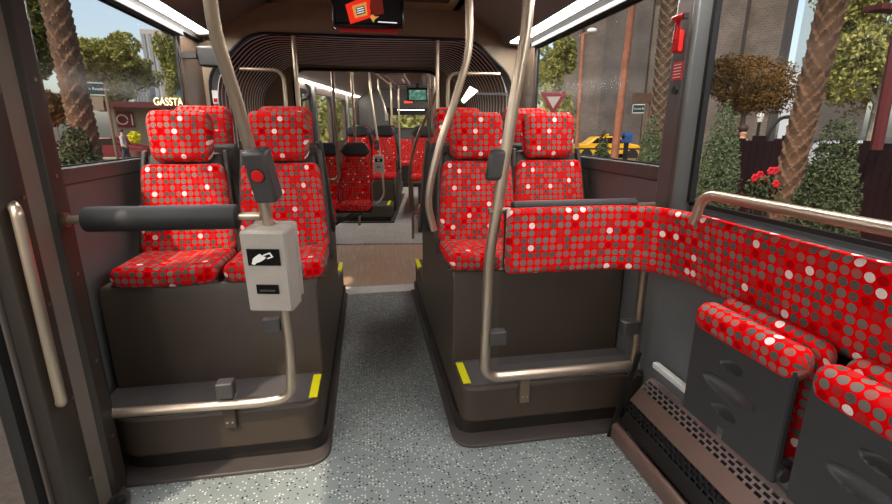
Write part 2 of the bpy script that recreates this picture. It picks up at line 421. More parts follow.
# sills and top rails
struct('trim_2', MB().box(XL, XL + .035, 1.9, 3.7, 1.275, 1.345), M['sill'], .006)
struct('trim_3', MB().box(XR - .035, XR, 1.9, 3.76, 1.265, 1.335), M['sill'], .006)
struct('trim_4', MB().box(XL, XL + .05, 1.87, 3.70, 2.118, 2.16), M['rubber'], .006)
struct('trim_5', MB().box(XR - .05, XR, -1.6, 3.75, 2.118, 2.16), M['rubber'], .006)
struct('trim_6', MB().box(XR - .07, XR + .0, -1.3, 1.64, 1.125, 1.18), M['rubber'], .008)     # dark ledge under the near window
struct('wall_left_panel', MB().box(XL - .0, XL + .02, 3.71, 4.10, 1.34, 2.17), M['pillar_brown'], .004)
struct('wall_right_panel', MB().box(XR - .02, XR, 3.76, 4.10, 1.34, 2.17), M['pillar_brown'], .004)
# ceiling: flat middle, sloped coves
ZC = 2.44
struct('ceiling', MB().box(-.72, .80, -1.6, 4.12, ZC, ZC + .05), M['ceiling'])
for nm, x0, x1, xw, s in (('ceiling_cove_left', -.69, -1.10, XL, -1), ('ceiling_cove_right', .77, 1.19, XR, 1)):
    p = [(x0, ZC), (x1 + s * -.02, 2.255), (x1, 2.20), (x1 - s * .0, 2.20), (x1 + s * .02, 2.24), (x0, ZC + .06)]
    mb = MB().prism([(x0 - s * .03, ZC), (x0 + s * .02, ZC), (x1 - s * .06, 2.275), (x1 - s * .02, 2.205), (x1 - s * .0, 2.190), (x1 + s * .02, 2.34), (x0, ZC + .08)], -1.6, 4.12, 'y')
    struct(nm, mb, M['cove'])
# ceiling light strips: diffuser between cove and wall top
for nm, xa, xb, y0, y1, lab in (('ceiling_light', -1.115, -1.195, -1.2, 3.95, 'long white ceiling light strip above the left window'),
                           ('ceiling_light', 1.20, 1.288, -1.2, 3.95, 'long white ceiling light strip above the right windows')):
    s = -1 if xa < 0 else 1
    t = thing(nm, lab, 'ceiling light', ((xa + xb) / 2, 1.4, 2.16))
    part('diffuser', MB().prism([(xa, 2.192), (xb, 2.192), (xb, 2.1855), (xa, 2.1855)], y0, y1, 'y'), M['strip'], t)
    part('housing', MB().prism([(xb, 2.186), (xb + s * .068, 2.186), (xb + s * .070, 2.30), (xa, 2.30), (xa, 2.195), (xb, 2.195)], -1.6, y1 + .16, 'y'), M['dark_trim'], t)
    part('end_cap', MB().prism([(xa, 2.195), (xb, 2.192), (xb, 2.172), (xa, 2.180)], y1, y1 + .1, 'y'), M['dark_trim'], t)
for nm_, x_, xb_, s_ in (('trim_10', XL, -1.195, 1), ('trim_11', XR, 1.288, -1)):
    struct(nm_, MB().prism([(x_, 2.186), (xb_, 2.186), (xb_ - s_ * .012, 2.172), (x_ + s_ * .05, 2.150), (x_, 2.150)], -1.6, 4.1, 'y'), M['rubber'])
# front end behind the camera: windscreen wall so that the room is closed
mb = MB().box(XL, XR, -1.68, -1.6, 0, .95).box(XL, XR, -1.68, -1.6, 2.15, 2.5).box(XL - .08, XL + .08, -1.68, -1.6, 0, 2.4).box(XR - .08, XR + .08, -1.68, -1.6, 0, 2.4)
struct('wall_front', mb, M['cove'])
mb = MB().box(XL - .02, XR + .02, -1.72, 4.12, 2.5, 2.53); struct('roof_outer', mb, M['cove'])

# bulkhead at the joint (Y 4.1): polygonal opening
def arch(x0, x1, zt, xc0, xc1, zs, n=5):       # opening outline, bottom-left up and over to bottom-right
    return smooth_path([(x0, 0, 0), (x0, 0, zs), (xc0, 0, zt), (xc1, 0, zt), (x1, 0, zs), (x1, 0, 0)], .12, n)
def portal(name, inner, X0, X1, ZT, y0, y1, mat, frame=None):
    """plate with an opening: strip between the inner outline and the outer rectangle"""
    n = len(inner); vs = []; fs = []
    outer = []
    c = Vector(((X0 + X1) / 2, 0, .8))
    for p in inner:
        d = p - c; ks = []
        if d.x > 1e-6: ks.append((X1 - c.x) / d.x)
        if d.x < -1e-6: ks.append((X0 - c.x) / d.x)
        if d.z > 1e-6: ks.append((ZT - c.z) / d.z)
        if d.z < -1e-6: ks.append((0 - c.z) / d.z)
        outer.append(c + d * max(1.0, min(ks)))
    outer[0].x = X0; outer[-1].x = X1; outer[0].z = 0; outer[-1].z = 0
    # corners
    for y in (y0, y1):
        vs += [(p.x, y, p.z) for p in inner] + [(p.x, y, p.z) for p in outer]
    for i in range(n - 1):
        a, b, o, q = i, i + 1, n + i, n + i + 1
        fs.append((a, b, q, o)); A = 2 * n
        fs.append((A + a, A + o, A + q, A + b)); fs.append((a, A + a, A + b, b)); fs.append((o, q, A + q, A + o))
    mb = MB().add(vs, fs)
    # fill the outer corners left open by the radial projection
    mb.box(X0, X0 + .001 + .28, y0 + .002, y1, ZT - .22, ZT); mb.box(X1 - .28, X1, y0 + .002, y1, ZT - .22, ZT)
    return struct(name, mb, mat, frame=frame)
in1 = arch(-1.20, 1.27, 2.225, -.86, .93, 1.93)
portal('wall_bulkhead', in1, XL - .08, XR + .08, 2.52, 4.10, 4.16, M['ceiling'])
mb = MB(); mb.tube([(p.x, 4.10, p.z) for p in in1], .012, 6); struct('trim_7', mb, M['rubber'])
in2 = smooth_path([(-.80, 0, 0), (-.80, 0, 2.17), (.90, 0, 2.17), (.90, 0, 0)], .16, 8)
portal('wall_joint_rear', in2, -1.30, 1.40, 2.45, 5.88, 5.94, M['ceiling'])
mb = MB(); mb.tube([(p.x, 5.88, p.z) for p in in2], .02, 6); struct('trim_8', mb, M['rubber'])

# concertina walls of the joint
def bellows():
    base = smooth_path([(-1.24, 0, 0), (-1.24, 0, 1.95), (-.90, 0, 2.30), (.98, 0, 2.30), (1.32, 0, 1.95), (1.32, 0, 0)], .2, 8)
    # resample
    pts = [base[0]]; 
    for a, b in zip(base, base[1:]):
        k = max(1, int((b - a).length / .12))
        for i in range(1, k + 1): pts.append(a.lerp(b, i / k))
    c = Vector((.04, 0, 1.1)); NF = 16; vs = []; fs = []; n = len(pts)
    for j in range(NF * 2 + 1):
        t = j / (NF * 2); y = 4.16 + t * 1.72; off = .0 if j % 2 else -.085
        for p in pts:
            d = (p - c); d.normalize()
            vs.append((p.x + d.x * off, y, max(0, p.z + d.z * off) if p.z > 0 else 0))
    for j in range(NF * 2):
        for i in range(n - 1): fs.append((j * n + i, j * n + i + 1, (j + 1) * n + i + 1, (j + 1) * n + i))
    return MB().add(vs, fs)
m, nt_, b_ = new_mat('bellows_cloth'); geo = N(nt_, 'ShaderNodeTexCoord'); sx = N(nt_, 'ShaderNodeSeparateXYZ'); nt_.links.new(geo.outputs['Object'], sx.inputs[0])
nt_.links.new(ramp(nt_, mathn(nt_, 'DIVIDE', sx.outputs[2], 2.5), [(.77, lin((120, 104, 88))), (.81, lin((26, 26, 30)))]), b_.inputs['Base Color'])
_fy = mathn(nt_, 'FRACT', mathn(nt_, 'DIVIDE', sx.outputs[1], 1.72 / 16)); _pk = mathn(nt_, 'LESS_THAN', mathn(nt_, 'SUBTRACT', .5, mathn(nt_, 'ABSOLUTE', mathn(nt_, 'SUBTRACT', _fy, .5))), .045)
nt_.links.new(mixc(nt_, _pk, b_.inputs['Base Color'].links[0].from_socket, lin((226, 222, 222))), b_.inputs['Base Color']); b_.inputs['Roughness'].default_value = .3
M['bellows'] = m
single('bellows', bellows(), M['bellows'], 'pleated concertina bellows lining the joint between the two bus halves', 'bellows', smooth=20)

# ================================================================== REAR CAR SHELL
YR = 7.35
side = [(1.2, 2.35, .25, 2.02), (2.55, 3.9, 1.15, 2.0), (4.05, 5.35, 1.15, 2.0), (5.5, 6.9, 1.15, 2.0)]
side_wall('wall_rear_left', -1.22, -1.30, side, .55, YR, 2.3, M['pillar_brown'], RC)
side_wall('wall_rear_right', 1.24, 1.32, side, .55, YR, 2.3, M['wall'], RC)
for i, (a, b, z0, z1) in enumerate(side):
    window(4 + i, -1.22, -1, a, b, z0, z1, RC); window(8 + i, 1.24, 1, a, b, z0, z1, RC)
mb = MB().prism([(-.75, 2.33), (.8, 2.33), (1.24, 2.12), (1.32, 2.3), (.8, 2.45), (-.8, 2.45), (-1.3, 2.3), (-1.22, 2.12)], .5, YR + .05, 'y')
struct('ceiling_rear', mb, plain('rear_ceiling_panel', (104, 94, 84), .6), frame=RC)
mb = MB().box(-1.3, 1.32, YR, YR + .08, 0, 1.33).box(-1.3, 1.32, YR, YR + .08, 1.74, 2.4).box(-1.3, -.45, YR, YR + .08, 1.33, 1.74).box(.60, 1.32, YR, YR + .08, 1.33, 1.74)
struct('wall_rear_end', mb, plain('rear_wall_laminate', (88, 84, 80), .6), frame=RC)
mb = MB()
for q in ((-.45, .60, 1.33, 1.36), (-.45, .60, 1.69, 1.78), (-.45, -.42, 1.33, 1.78), (.54, .60, 1.33, 1.78)): mb.box(q[0], q[1], YR - .02, YR + .05, q[2], q[3])
o = struct('window_12', mb, M['rubber'], frame=RC); spart('glass', MB().box(-.42, .54, YR + .02, YR + .026, 1.36, 1.69), M['glass'], o)
t = thing('ceiling_light', 'thin white ceiling light strip above the rear half doors and side windows', 'ceiling light', (-1.15, 3.6, 2.1), frame=RC)
part('diffuser', MB().prism([(-1.165, 2.135), (-1.188, 2.123), (-1.193, 2.116), (-1.170, 2.128)], .75, 7.2, 'y'), M['strip_dim'], t)
t = thing('ceiling_light', 'thin white ceiling light strip on the far right side of the rear half', 'ceiling light', (1.15, 3.6, 2.1), frame=RC)
part('diffuser', MB().prism([(1.17, 2.142), (1.205, 2.125), (1.21, 2.118), (1.175, 2.135)], .75, 7.2, 'y'), M['strip_dim'], t)
t = thing('light_bar', 'narrow white light bar above the rear window', 'light', (.1, 7.3, 1.8), frame=RC)
part('diffuser', MB().box(-.22, .48, 7.29, 7.31, 1.81, 1.826), emit('bar_light', (255, 250, 244), 3), t); part('housing', MB().box(-.5, .66, 7.31, 7.35, 1.775, 1.87), M['rubber'], t)

# ================================================================== DOOR SIDE (left, near)
mb = MB().prism([(XL - .02, 1.90), (-1.10, 1.885), (-1.085, 1.875), (-1.085, 1.80), (-1.105, 1.785), (-1.105, 1.695), (-1.085, 1.68), (-1.08, 1.60), (-1.095, 1.555), (-1.135, 1.545), (-1.20, 1.60), (XL - .02, 1.66)], 0, 2.2, 'z')
pil = struct('pillar_left', mb, M['door_pillar'], .004)
spart('grey_strip', MB().box(-1.106, -1.100, 1.70, 1.782, 0, 2.19), plain('grey_strip', (120, 110, 100), .35), pil)
struct('pillar_left_edge', MB().prism([(-1.10, 1.885), (-1.105, 1.915), (XL, 1.93), (XL, 1.90)], 0, 2.2, 'z'), M['rubber'])
mb = MB()
for z in (.28, .62, .98, 1.34, 1.66, 1.95):
    mb.disc((-1.087, 1.84, z), (1, 0, 0), .007, .006, 10); mb.disc((-1.083, 1.655, z - .05), (1, 0, 0), .006, .006, 10)
spart('screw', mb, M['steel_dark'], pil)['kind'] = 'stuff'
# door handle bar
t = thing('grab_handle', 'vertical satin steel grab handle on the left door pillar', 'handle', (-1.05, 1.63, .55))
A, B = hit(14, 205, 0, -1.05), hit(62, 402, 0, -1.05)
A = Vector((-1.057, 1.578, 1.262)); B = Vector((-1.057, 1.572, .60))
part('bar', MB().tube(smooth_path([A + Vector((-.03, .035, 0.01)), A, B, B + Vector((-.03, .035, -.01))], .03, 8), .0165, 14), M['steel'], t)
for z in (1.275, .585):
    mp_ = part('mounting_plate', MB().disc((-1.098, 1.61, z), (1, 0, 0), .026, .008, 18), M['steel_dark'], t)
    part('bolt', MB().disc((-1.092, 1.61, z + (.05 if z > 1 else -.055)), (1, 0, 0), .010, .01, 10), M['steel'], mp_)
# door leaf with glass
mb = MB(); t_ = .05
for q in ((.55, 1.54, .02, .12), (.55, 1.54, 1.97, 2.05), (1.50, 1.54, .02, 2.05), (.55, .60, .02, 2.05)): mb.box(-1.15, -1.19, *q)
dr = struct('door_1', mb, M['rubber'])
spart('glass', MB().box(-1.168, -1.175, .59, 1.51, .11, 1.98), M['glass'], dr)
mb = MB()
for q in ((-.6, .54, .02, .12), (-.6, .54, 1.97, 2.05), (.49, .54, .02, 2.05), (-.6, -.54, .02, 2.05)): mb.box(-1.15, -1.19, *q)
d2 = struct('door_2', mb, M['rubber']); spart('glass', MB().box(-1.168, -1.175, -.55, .5, .11, 1.98), M['glass'], d2)
struct('trim_9', MB().box(-1.34, -1.13, -1.1, 1.6, -.13, .012), M['copper'])
# curved foot plate at the pillar
mb = MB().prism([(-1.12, 1.48), (-1.04, 1.50), (-1.01, 1.58), (-1.005, 1.66), (-1.015, 1.74), (-1.04, 1.80), (-1.08, 1.845), (-1.12, 1.85)], .0, .035, 'z')
t = single('foot_plate', mb, M['skirt'], 'curved grey foot plate at the base of the door pillar', 'plate', bevel=.008)
part('bolt', MB().disc((-1.045, 1.74, .03), (0, 0, 1), .02, .025, 12), M['rubber'], t); part('bolt', MB().disc((-1.035, 1.60, .03), (0, 0, 1), .014, .02, 8), M['steel_dark'], t)

# ================================================================== RIGHT PILLAR
mb = MB().prism([(XR, 1.762), (XR - .075, 1.762), (XR - .085, 1.772), (XR - .085, 1.786), (XR - .079, 1.792), (XR - .085, 1.798), (XR - .085, 1.885), (XR - .07, 1.90), (XR, 1.93)], 1.12, 2.2, 'z')
pr_ = struct('pillar_right', mb, M['pillar'], .004)
spart('knob', MB().disc((XR - .084, 1.83, 1.655), (-1, 0, 0), .016, .012, 14), M['rubber'], pr_)
spart('bolt', MB().disc((XR - .084, 1.83, 1.10), (-1, 0, 0), .013, .008, 12), M['rubber'], pr_)
struct('pillar_right_seal', MB().box(XR - .02, XR - .0, 1.742, 1.765, 1.2, 2.12), M['rubber'])
X = XR - .087
t = thing('emergency_hammer', 'red emergency hammer in its holder high on the right window pillar', 'hammer', (X, 1.85, 1.8))
part('holder', MB().box(X, X - .025, 1.815, 1.86, 1.80, 1.885), M['red'], t, bevel=.006)
part('handle', MB().box(X - .012, X - .03, 1.83, 1.845, 1.85, 1.925), M['red'], t, bevel=.004)
hd = part('head', MB().box(X - .005, X - .035, 1.80, 1.865, 1.920, 1.938), M['red'], t, bevel=.004)
part('tip', MB().box(X - .008, X - .032, 1.79, 1.80, 1.917, 1.941), M['rubber'], hd, bevel=.003)
t = thing('safety_sticker', 'small red sticker with white lines below the emergency hammer', 'sticker', (X, 1.83, 1.70))
sh = part('sheet', MB().box(X, X - .002, 1.80, 1.865, 1.695, 1.765), M['red'], t)
for i in range(5): part('text_line', MB().box(X - .002, X - .003, 1.81, 1.856, 1.704 + i * .012, 1.708 + i * .012), M['ivory'], sh)

# ================================================================== PODIUMS
def podium(name, label, sx, xa, xw):
    """sx = +1: aisle edge is at xa, wall at xw (further out)"""
    t = thing(name, label, 'podium', ((xa + xw) / 2, 3.0, 0))
    o = 1 if xw > xa else -1
    def fillet(poly, r=.09): 
        P = smooth_path([(p[0], p[1], 0) for p in poly], r, 8); return [(p.x, p.y) for p in P]
    def slab(off, yf, yb, z0, z1, out=0, r=.12):
        e = xa - o * off
        if sx < 0 and yf > 1.9:
            P = smooth_path([(xw, yb, 0), (xw, 2.10, 0), (-1.10, yf, 0), (e, yf, 0), (e, yb, 0)], r, 10); return MB().prism([(p.x, p.y) for p in P], z0, z1, 'z')
        P = smooth_path([(xw, yf, 0), (e, yf, 0), (e, yb, 0)], r, 10); return MB().prism([(p.x, p.y) for p in P] + [(xw, yb)], z0, z1, 'z')
    part('skirting', slab(.045 if sx > 0 else .032, 1.862, 4.158, 0, .018), M['skirt'], t, bevel=.004)
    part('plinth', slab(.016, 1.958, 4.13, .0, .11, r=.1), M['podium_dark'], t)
    part('step', slab(.0, 1.925, 2.24, .095, .288, r=.085), M['podium'], t, bevel=.014)
    part('step_top', slab(-.02, 1.945, 2.21, .286, .295, r=.07), M['step'], t)
    bx = MB().prism([(2.20, .10), (2.20, .76), (2.225, .80), (2.78, .80), (2.80, .83), (3.52, .83), (3.55, .79), (3.55, .31), (4.15, .31), (4.15, .10)], xa + o * .0, xw, 'x')
    part('seat_box', bx, M['podium'], t, bevel=.012)
    part('rear_step_top', MB().box(xa + o * .02, xw, 3.56, 4.14, .309, .316), M['step'], t)
    part('edge_tape', MB().box(xa + o * .012, xa + o * .05, 1.965, 2.175, .2955, .298), M['yellow'], t)
    part('edge_tape', MB().box(xa - o * .003, xa + o * .03, 3.9, 4.154, .29, .320), M['yellow'], t)
    return t
podium('seat_podium', 'dark brown stepped wheel arch podium carrying the left double seats', -1, -.265, -1.235)
podium('seat_podium', 'dark brown stepped wheel arch podium carrying the right double seats', 1, .405, XR - .003)
# left podium infill to the wall
single('side_filler', MB().box(-1.258, -1.236, 2.25, 3.5, .1, .70), M['podium'], 'narrow dark filler panel between the left seat podium and the side wall', 'panel')

# ================================================================== PODIUM SEATS
def tilt(y0, z0, ang, dy=0, dz=0):
    ca, sa = math.cos(ang), math.sin(ang)
    return lambda p: Vector((p.x, y0 + p.y * ca + p.z * sa, z0 - p.y * sa + p.z * ca))
def make_seat(label, group):
    t = thing('bus_seat', label, 'bus seat', (0, 0, 0), group)
    # cushion: pad laid flat
    c = flat_pad(.47, .41, .095, .034, .05)
    ang = math.radians(4)
    def lay(p):     # front (y=0) becomes the top
        y, z = p.z, .095 - p.y
        if y > .30: z = z * 1
        return Vector((p.x, -.005 + y, .004 + z + math.sin(ang) * -y * .0 + .012 * math.cos(min(1, abs(p.x) / .22) * PI / 2) * (-1)))
    part('cushion', c.xf(lay), M['fabric'], t)
    k = flat_pad(.478, .47, .065, .028, .045, .045)
    k.xf(lambda p: Vector((p.x * (1.0 - .155 * p.z / .47), p.y + .010 * math.cos(min(1, abs(p.x) / .2) * PI / 2), p.z)))
    part('backrest', k.xf(tilt(.335, .075, math.radians(10))), M['fabric'], t)
    h = flat_pad(.315, .265, .10, .045, .05, .055)
    h.xf(lambda p: Vector((p.x * (.95 + .06 * min(1, p.z / .2)), p.y, p.z)))
    part('headrest', h.xf(tilt(.41, .545, math.radians(6))), M['fabric'], t)
    s = flat_pad(.475, .60, .055, .026, .045, .09); s.xf(lambda p: Vector((p.x * (1.0 - .16 * max(0, p.z - .1) / .5), p.y, p.z)))
    part('shell', s.xf(tilt(.392, .0, math.radians(10))), M['shell'], t)
    for sx in (-1, 1):
        w_ = MB().prism([(.37, .0), (.44, .0), (.52, .52), (.52, .60), (.485, .60), (.43, .40), (.37, .10)], -.012, .012, 'x')
        w_.xf(lambda p: Vector((p.x + sx * (.240 - .040 * max(0, p.z - .1) / .5), p.y, p.z)))
        part('side_rim', w_, M['shell'], t, bevel=.008)
    part('seat_pan', MB().box(-.235, .235, .02, .45, .0, .018), M['shell'], t, bevel=.006)
    return t
seats = [(-.955, 2.205, .79, 0, 'red dotted seat facing the front, by the left window'),
         (-.465, 2.205, .79, 0, 'red dotted seat facing the front, on the aisle behind the ticket machine'),
         (.625, 2.205, .79, 0, 'red dotted seat facing the front, on the aisle of the right podium'),
         (1.065, 2.205, .79, 0, 'red dotted seat facing the front, by the right window behind the long backrest'),
         (-.955, 3.545, .83, PI, 'red dotted seat turned to the rear by the left window, only its headrest showing'),
         (-.485, 3.545, .83, PI, 'red dotted seat turned to the rear on the aisle of the left podium'),
         (.590, 3.545, .83, PI, 'red dotted seat turned to the rear on the aisle of the right podium'),
         (1.045, 3.545, .83, PI, 'red dotted seat turned to the rear by the right window, only its headrest showing')]
proto = None
for (x, y, z, rz, lab) in seats:
    g = 'padded double seats on the front half podiums'
    if proto is None:
        proto = make_seat(lab, g); proto.matrix_world = Matrix.Translation((x, y, z)) @ Matrix.Rotation(rz, 4, 'Z')
    else: dup(proto, (x, y, z), rz, lab, g)

# ================================================================== POLES, LEFT: validator pole with rail and padded bar
PR = .0205
P = [hit(208, -25, 1, 1.55), hit(213.5, 28, 1, 1.58), hit(239, 108, 1, 1.66), hit(262, 195, 1, 1.74), hit(277, 262, 1, 1.80), hit(290, 345, 1, 1.86), hit(291.5, 397, 1, 1.885), hit(262, 402.5, 1, 1.885), hit(110, 413.5, 1, 1.885)]
zt = P[0].copy(); zt.z = 2.44; zt.x -= .005
t = thing('handrail_pole', 'bent steel pole with ticket machine, turning into a low rail over the left step', 'pole', (P[5].x, 1.87, .3))
path = [zt] + P
part('pole', MB().tube(smooth_path(path, .10, 8), PR, 16), M['steel'], t)
bp = hit(228, 412, 1, 1.90)
part('bracket', MB().box(bp.x - .026, bp.x + .026, 1.905, 1.926, .215, .372), M['podium'], t, bevel=.003)
part('clamp', MB().box(bp.x - .035, bp.x + .035, 1.885, 1.945, .372, .445), M['dark_grey'], t, bevel=.006)
for dx in (-.01, .012): part('screw', MB().disc((bp.x + dx, 1.906, .245), (0, -1, 0), .005, .004, 8), M['steel'], t)
# padded bar
z = 1.185; yb = 1.85
t = thing('padded_bar', 'black foam padded horizontal bar in front of the left window seat', 'bar', (-.75, yb, z - .05))
part('rod', MB().tube([(-1.08, yb - .02, z), (-.40, yb - .075, z + .003)], .015, 12), M['steel'], t)
fz = MB(); ps = []; rs = []
for k in range(13):
    u = k / 12; ps.append(Vector((-1.005 + .52 * u, yb - .025 - .035 * u, z + .001 * u))); rs.append(.046)
ps = [ps[0] - Vector((.006, 0, 0))] + ps + [ps[-1] + Vector((.006, 0, 0))]; rs = [.036] + rs + [.036]
part('foam_sleeve', fz.tube(ps, rs, 24), M['foam'], t)
part('wall_cup', MB().disc((-1.10, yb - .02, z), (1, 0, 0), .026, .03, 16), M['steel_dark'], t)
# stop button unit
a, b = hit(256, 158, 1, 1.66), hit(268, 198, 1, 1.70)
ax = (a - b).normalized(); Xv = Vector((1, 0, 0)); Xv = (Xv - ax * Xv.dot(ax)).normalized(); Yv = ax.cross(Xv)
def obox(c, ex, ey, ez, w_, d_, h_):
    vs = [c + ex * (sx * w_ / 2) + ey * (sy * d_ / 2) + ez * (sz * h_ / 2) for sz in (-1, 1) for sy in (-1, 1) for sx in (-1, 1)]
    return MB().add(vs, [(0, 2, 3, 1), (4, 5, 7, 6), (0, 1, 5, 4), (1, 3, 7, 5), (3, 2, 6, 7), (2, 0, 4, 6)])
c = hit(261, 177, 1, 1.655)
t = thing('stop_button', 'grey stop request unit with a round red button on the left pole', 'stop button', c)
Yv = Vector((.25, 1, 0)).normalized(); Yv = (Yv - ax * Yv.dot(ax)).normalized(); Xv = Yv.cross(ax)
hh = part('housing', obox(c + Yv * .015, Xv, Yv, ax, .080, .07, .185), M['dark_grey'], t, bevel=.012)
part('button', MB().disc(c - Yv * .018 + ax * .012, -Yv, .021, .008, 24), M['red'], hh, bevel=.002)
part('collar', MB().disc(c - Yv * .018 + ax * .012, -Yv, .025, .003, 24), M['rubber'], hh)
# ticket validator
c = hit(272, 268, 1, 1.735); up = (hit(265, 225, 1, 1.725) - hit(276, 311, 1, 1.745)).normalized()
Yv = Vector((.20, 1, 0)).normalized(); Yv = (Yv - up * Yv.dot(up)).normalized(); Xv = Yv.cross(up)
if Xv.x < 0: Xv = -Xv
t = thing('ticket_validator', 'light grey ticket validator box with a card symbol on the left pole', 'ticket machine', c)
def L(x, y, z): return c + Xv * x + Yv * y + up * z
part('housing', obox(c + Yv * .0, Xv, Yv, up, .168, .105, .315), M['validator'], t, bevel=.012)
part('back_cover', obox(L(.006, .062, .015), Xv, Yv, up, .160, .035, .30), M['validator'], t, bevel=.01)
part('front_rim', obox(L(0, -.052, .0), Xv, Yv, up, .158, .006, .30), M['validator'], t, bevel=.004)
def orbox(x, z, w_, h_, y, dth, mat, nm, par=t): return part(nm, obox(L(x, y, z), Xv, Yv, up, w_, dth, h_), mat, par)
rw = orbox(0, .062, .118, .062, -.0565, .006, M['black'], 'reader_window')
orbox(.0, -.012, .092, .014, -.0553, .004, M['validator'], 'label_strip')
sl_ = orbox(0, -.062, .082, .036, -.0565, .006, M['black'], 'ticket_slot')
orbox(0, -.066, .055, .005, -.061, .004, M['dark_grey'], 'slot_lip', sl_)
# hand with card symbol
def icon(pts, mat, nm, y=-.0605):
    n = len(pts); vs = [L(p[0], y, p[1]) for p in pts] + [L(p[0], y + .002, p[1]) for p in pts]
    return part(nm, MB().add(vs, [list(range(n)), list(range(n, 2 * n))[::-1]] + [(i, n + i, n + (i + 1) % n, (i + 1) % n) for i in range(n)]), mat, rw, smooth=0)
icon([(-.042, .047), (-.030, .040), (-.012, .046), (.004, .056), (.010, .064), (.002, .066), (-.004, .070), (-.012, .076), (-.022, .070), (-.034, .062), (-.040, .056)], M['ivory'], 'hand_symbol')
icon([(-.002, .072), (.026, .082), (.036, .064), (.014, .056), (.012, .060), (.029, .066), (.023, .076), (.0, .067)], M['ivory'], 'card_symbol')
icon([(-.046, .036), (-.042, .047), (-.030, .040), (-.034, .034)], M['ivory'], 'cuff_symbol')
part('mount', MB().box(-.455, -.385, 1.85, 1.885, .685, .745), M['dark_grey'], t, bevel=.005)

# ================================================================== RIGHT PARTITION
yq = 1.885
P = [hit(530, -20, 1, yq), hit(526, 34, 1, yq), hit(518.5, 76, 1, yq), hit(508, 138, 1, yq), hit(500, 192, 1, yq), hit(489, 258, 1, yq), hit(486, 374, 1, yq), hit(637, 368, 1, yq)]
P[-2].z = P[-1].z = .365; P[-2].x = .500
zt = P[0].copy(); zt.z = 2.42; zt.x = P[0].x + .01
t = thing('handrail_pole', 'tall bent steel pole of the right glass partition, curving into a rail over the step', 'pole', (.5, yq, .3))
part('pole', MB().tube(smooth_path([zt] + P, .075, 8), PR + .003, 16), M['steel'], t)
part('wall_post', MB().tube([(1.262, yq, .30), (1.262, yq, .95)], PR, 14), M['steel_dark'], t)
part('bracket', MB().box(.685, .735, 1.90, 1.928, .20, .37), M['steel_dark'], t, bevel=.003)
for x in (.70, .72): part('screw', MB().disc((x, 1.90, .235), (0, -1, 0), .005, .004, 8), M['steel'], t)
for x in (.553, 1.212):
    part('clamp', MB().box(x - .04, x + .04, yq - .035, yq + .02, .545, .61), M['dark_grey'], t, bevel=.006)
part('holder', obox(hit(496, 165, 1, yq - .0), Vector((1, 0, 0)), Vector((0, 1, 0)), (hit(497, 150, 1, yq) - hit(489, 195, 1, yq)).normalized(), .075, .05, .13), M['dark_grey'], t, bevel=.018)
single('partition_pane', MB().box(.565, 1.235, yq - .004, yq + .004, .43, 1.16), M['panel_glass'], 'clear screen pane under the long backrest above the right step', 'glass pane')
t = thing('padded_bar', 'black foam padded bar on top of the partition behind the long red backrest', 'bar', (.9, yq, 1.15))
ps = [Vector((.612 + .57 * k / 12, yq + .01, 1.172)) for k in range(13)]
ps = [ps[0] - Vector((.005, 0, 0))] + ps + [ps[-1] + Vector((.005, 0, 0))]
part('foam_sleeve', MB().tube(ps, [.022] + [.028] * 13 + [.022], 20), M['foam'], t)
part('rod', MB().tube([(.50, yq, 1.160), (1.30, yq, 1.168)], .013, 10), M['steel_dark'], t)

# long curved backrest
def lpath():
    pts = [Vector((.565, 1.80, 0)), Vector((1.255, 1.80, 0)), Vector((1.255, -.3, 0))]
    P = smooth_path(pts, .28, 18); return P
P = lpath(); dense = []
for a, b in zip(P, P[1:]):
    k = max(1, int((b - a).length / .05))
    for i in range(k): dense.append(a.lerp(b, i / k))
dense.append(P[-1])
st = []; s_ = 0; ex = [0, .002, .005, .010, .017, .026]
full = []
for i, p in enumerate(dense):
    if i: s_ += (p - dense[i - 1]).length
    full.append([p, s_])
Ltot = full[-1][1]
def at_s(s):
    for (p, a), (q, b) in zip(full, full[1:]):
        if s <= b: return p.lerp(q, (s - a) / max(1e-9, b - a)), (q - p).normalized()
    return full[-1][0], (full[-1][0] - full[-2][0]).normalized()
ss = sorted(set(ex + [f[1] for f in full if .03 < f[1] < Ltot - .03] + [Ltot - e for e in ex]))
for s in ss:
    p, tg = at_s(s); nrm = Vector((tg.y, -tg.x, 0)); st.append((p, nrm, s))
mb = pad(st, .06, .285, .024, .026, (.01, .018))
def leanb(p):        # upper edge leans in slightly on the wall run
    return Vector((p.x - (0.03 * (p.z) / .285 if p.x > 1.1 and p.y < 1.6 else 0.03 * p.z / .285 * max(0, min(1, (1.8 - p.y) / .2))), p.y, p.z + .896))
t = thing('long_backrest', 'long curved red dotted backrest along the partition and the right wall', 'backrest', (1.0, 1.5, .9))
part('cushion', mb.xf(leanb), M['fabric'], t)
st2 = [(p + n_ * -.055, n_, s) for p, n_, s in st]
part('backing', pad(st2, .02, .26, .005, .01).xf(leanb).xf(lambda p: p + Vector((0, 0, .008))), M['rubber'], t)

# grab rail at the right window
t = thing('window_rail', 'thick steel grab rail running along the right window above the backrest', 'handrail', (1.25, .8, 1.2))
part('rail', MB().tube(smooth_path([(1.225, 1.555, 1.15), (1.225, 1.52, 1.268), (1.225, -.3, 1.270)], .09, 10), .0185, 16), M['steel'], t)
part('bracket', MB().box(1.225, 1.36, .25, .29, 1.24, 1.265), M['steel_dark'], t)

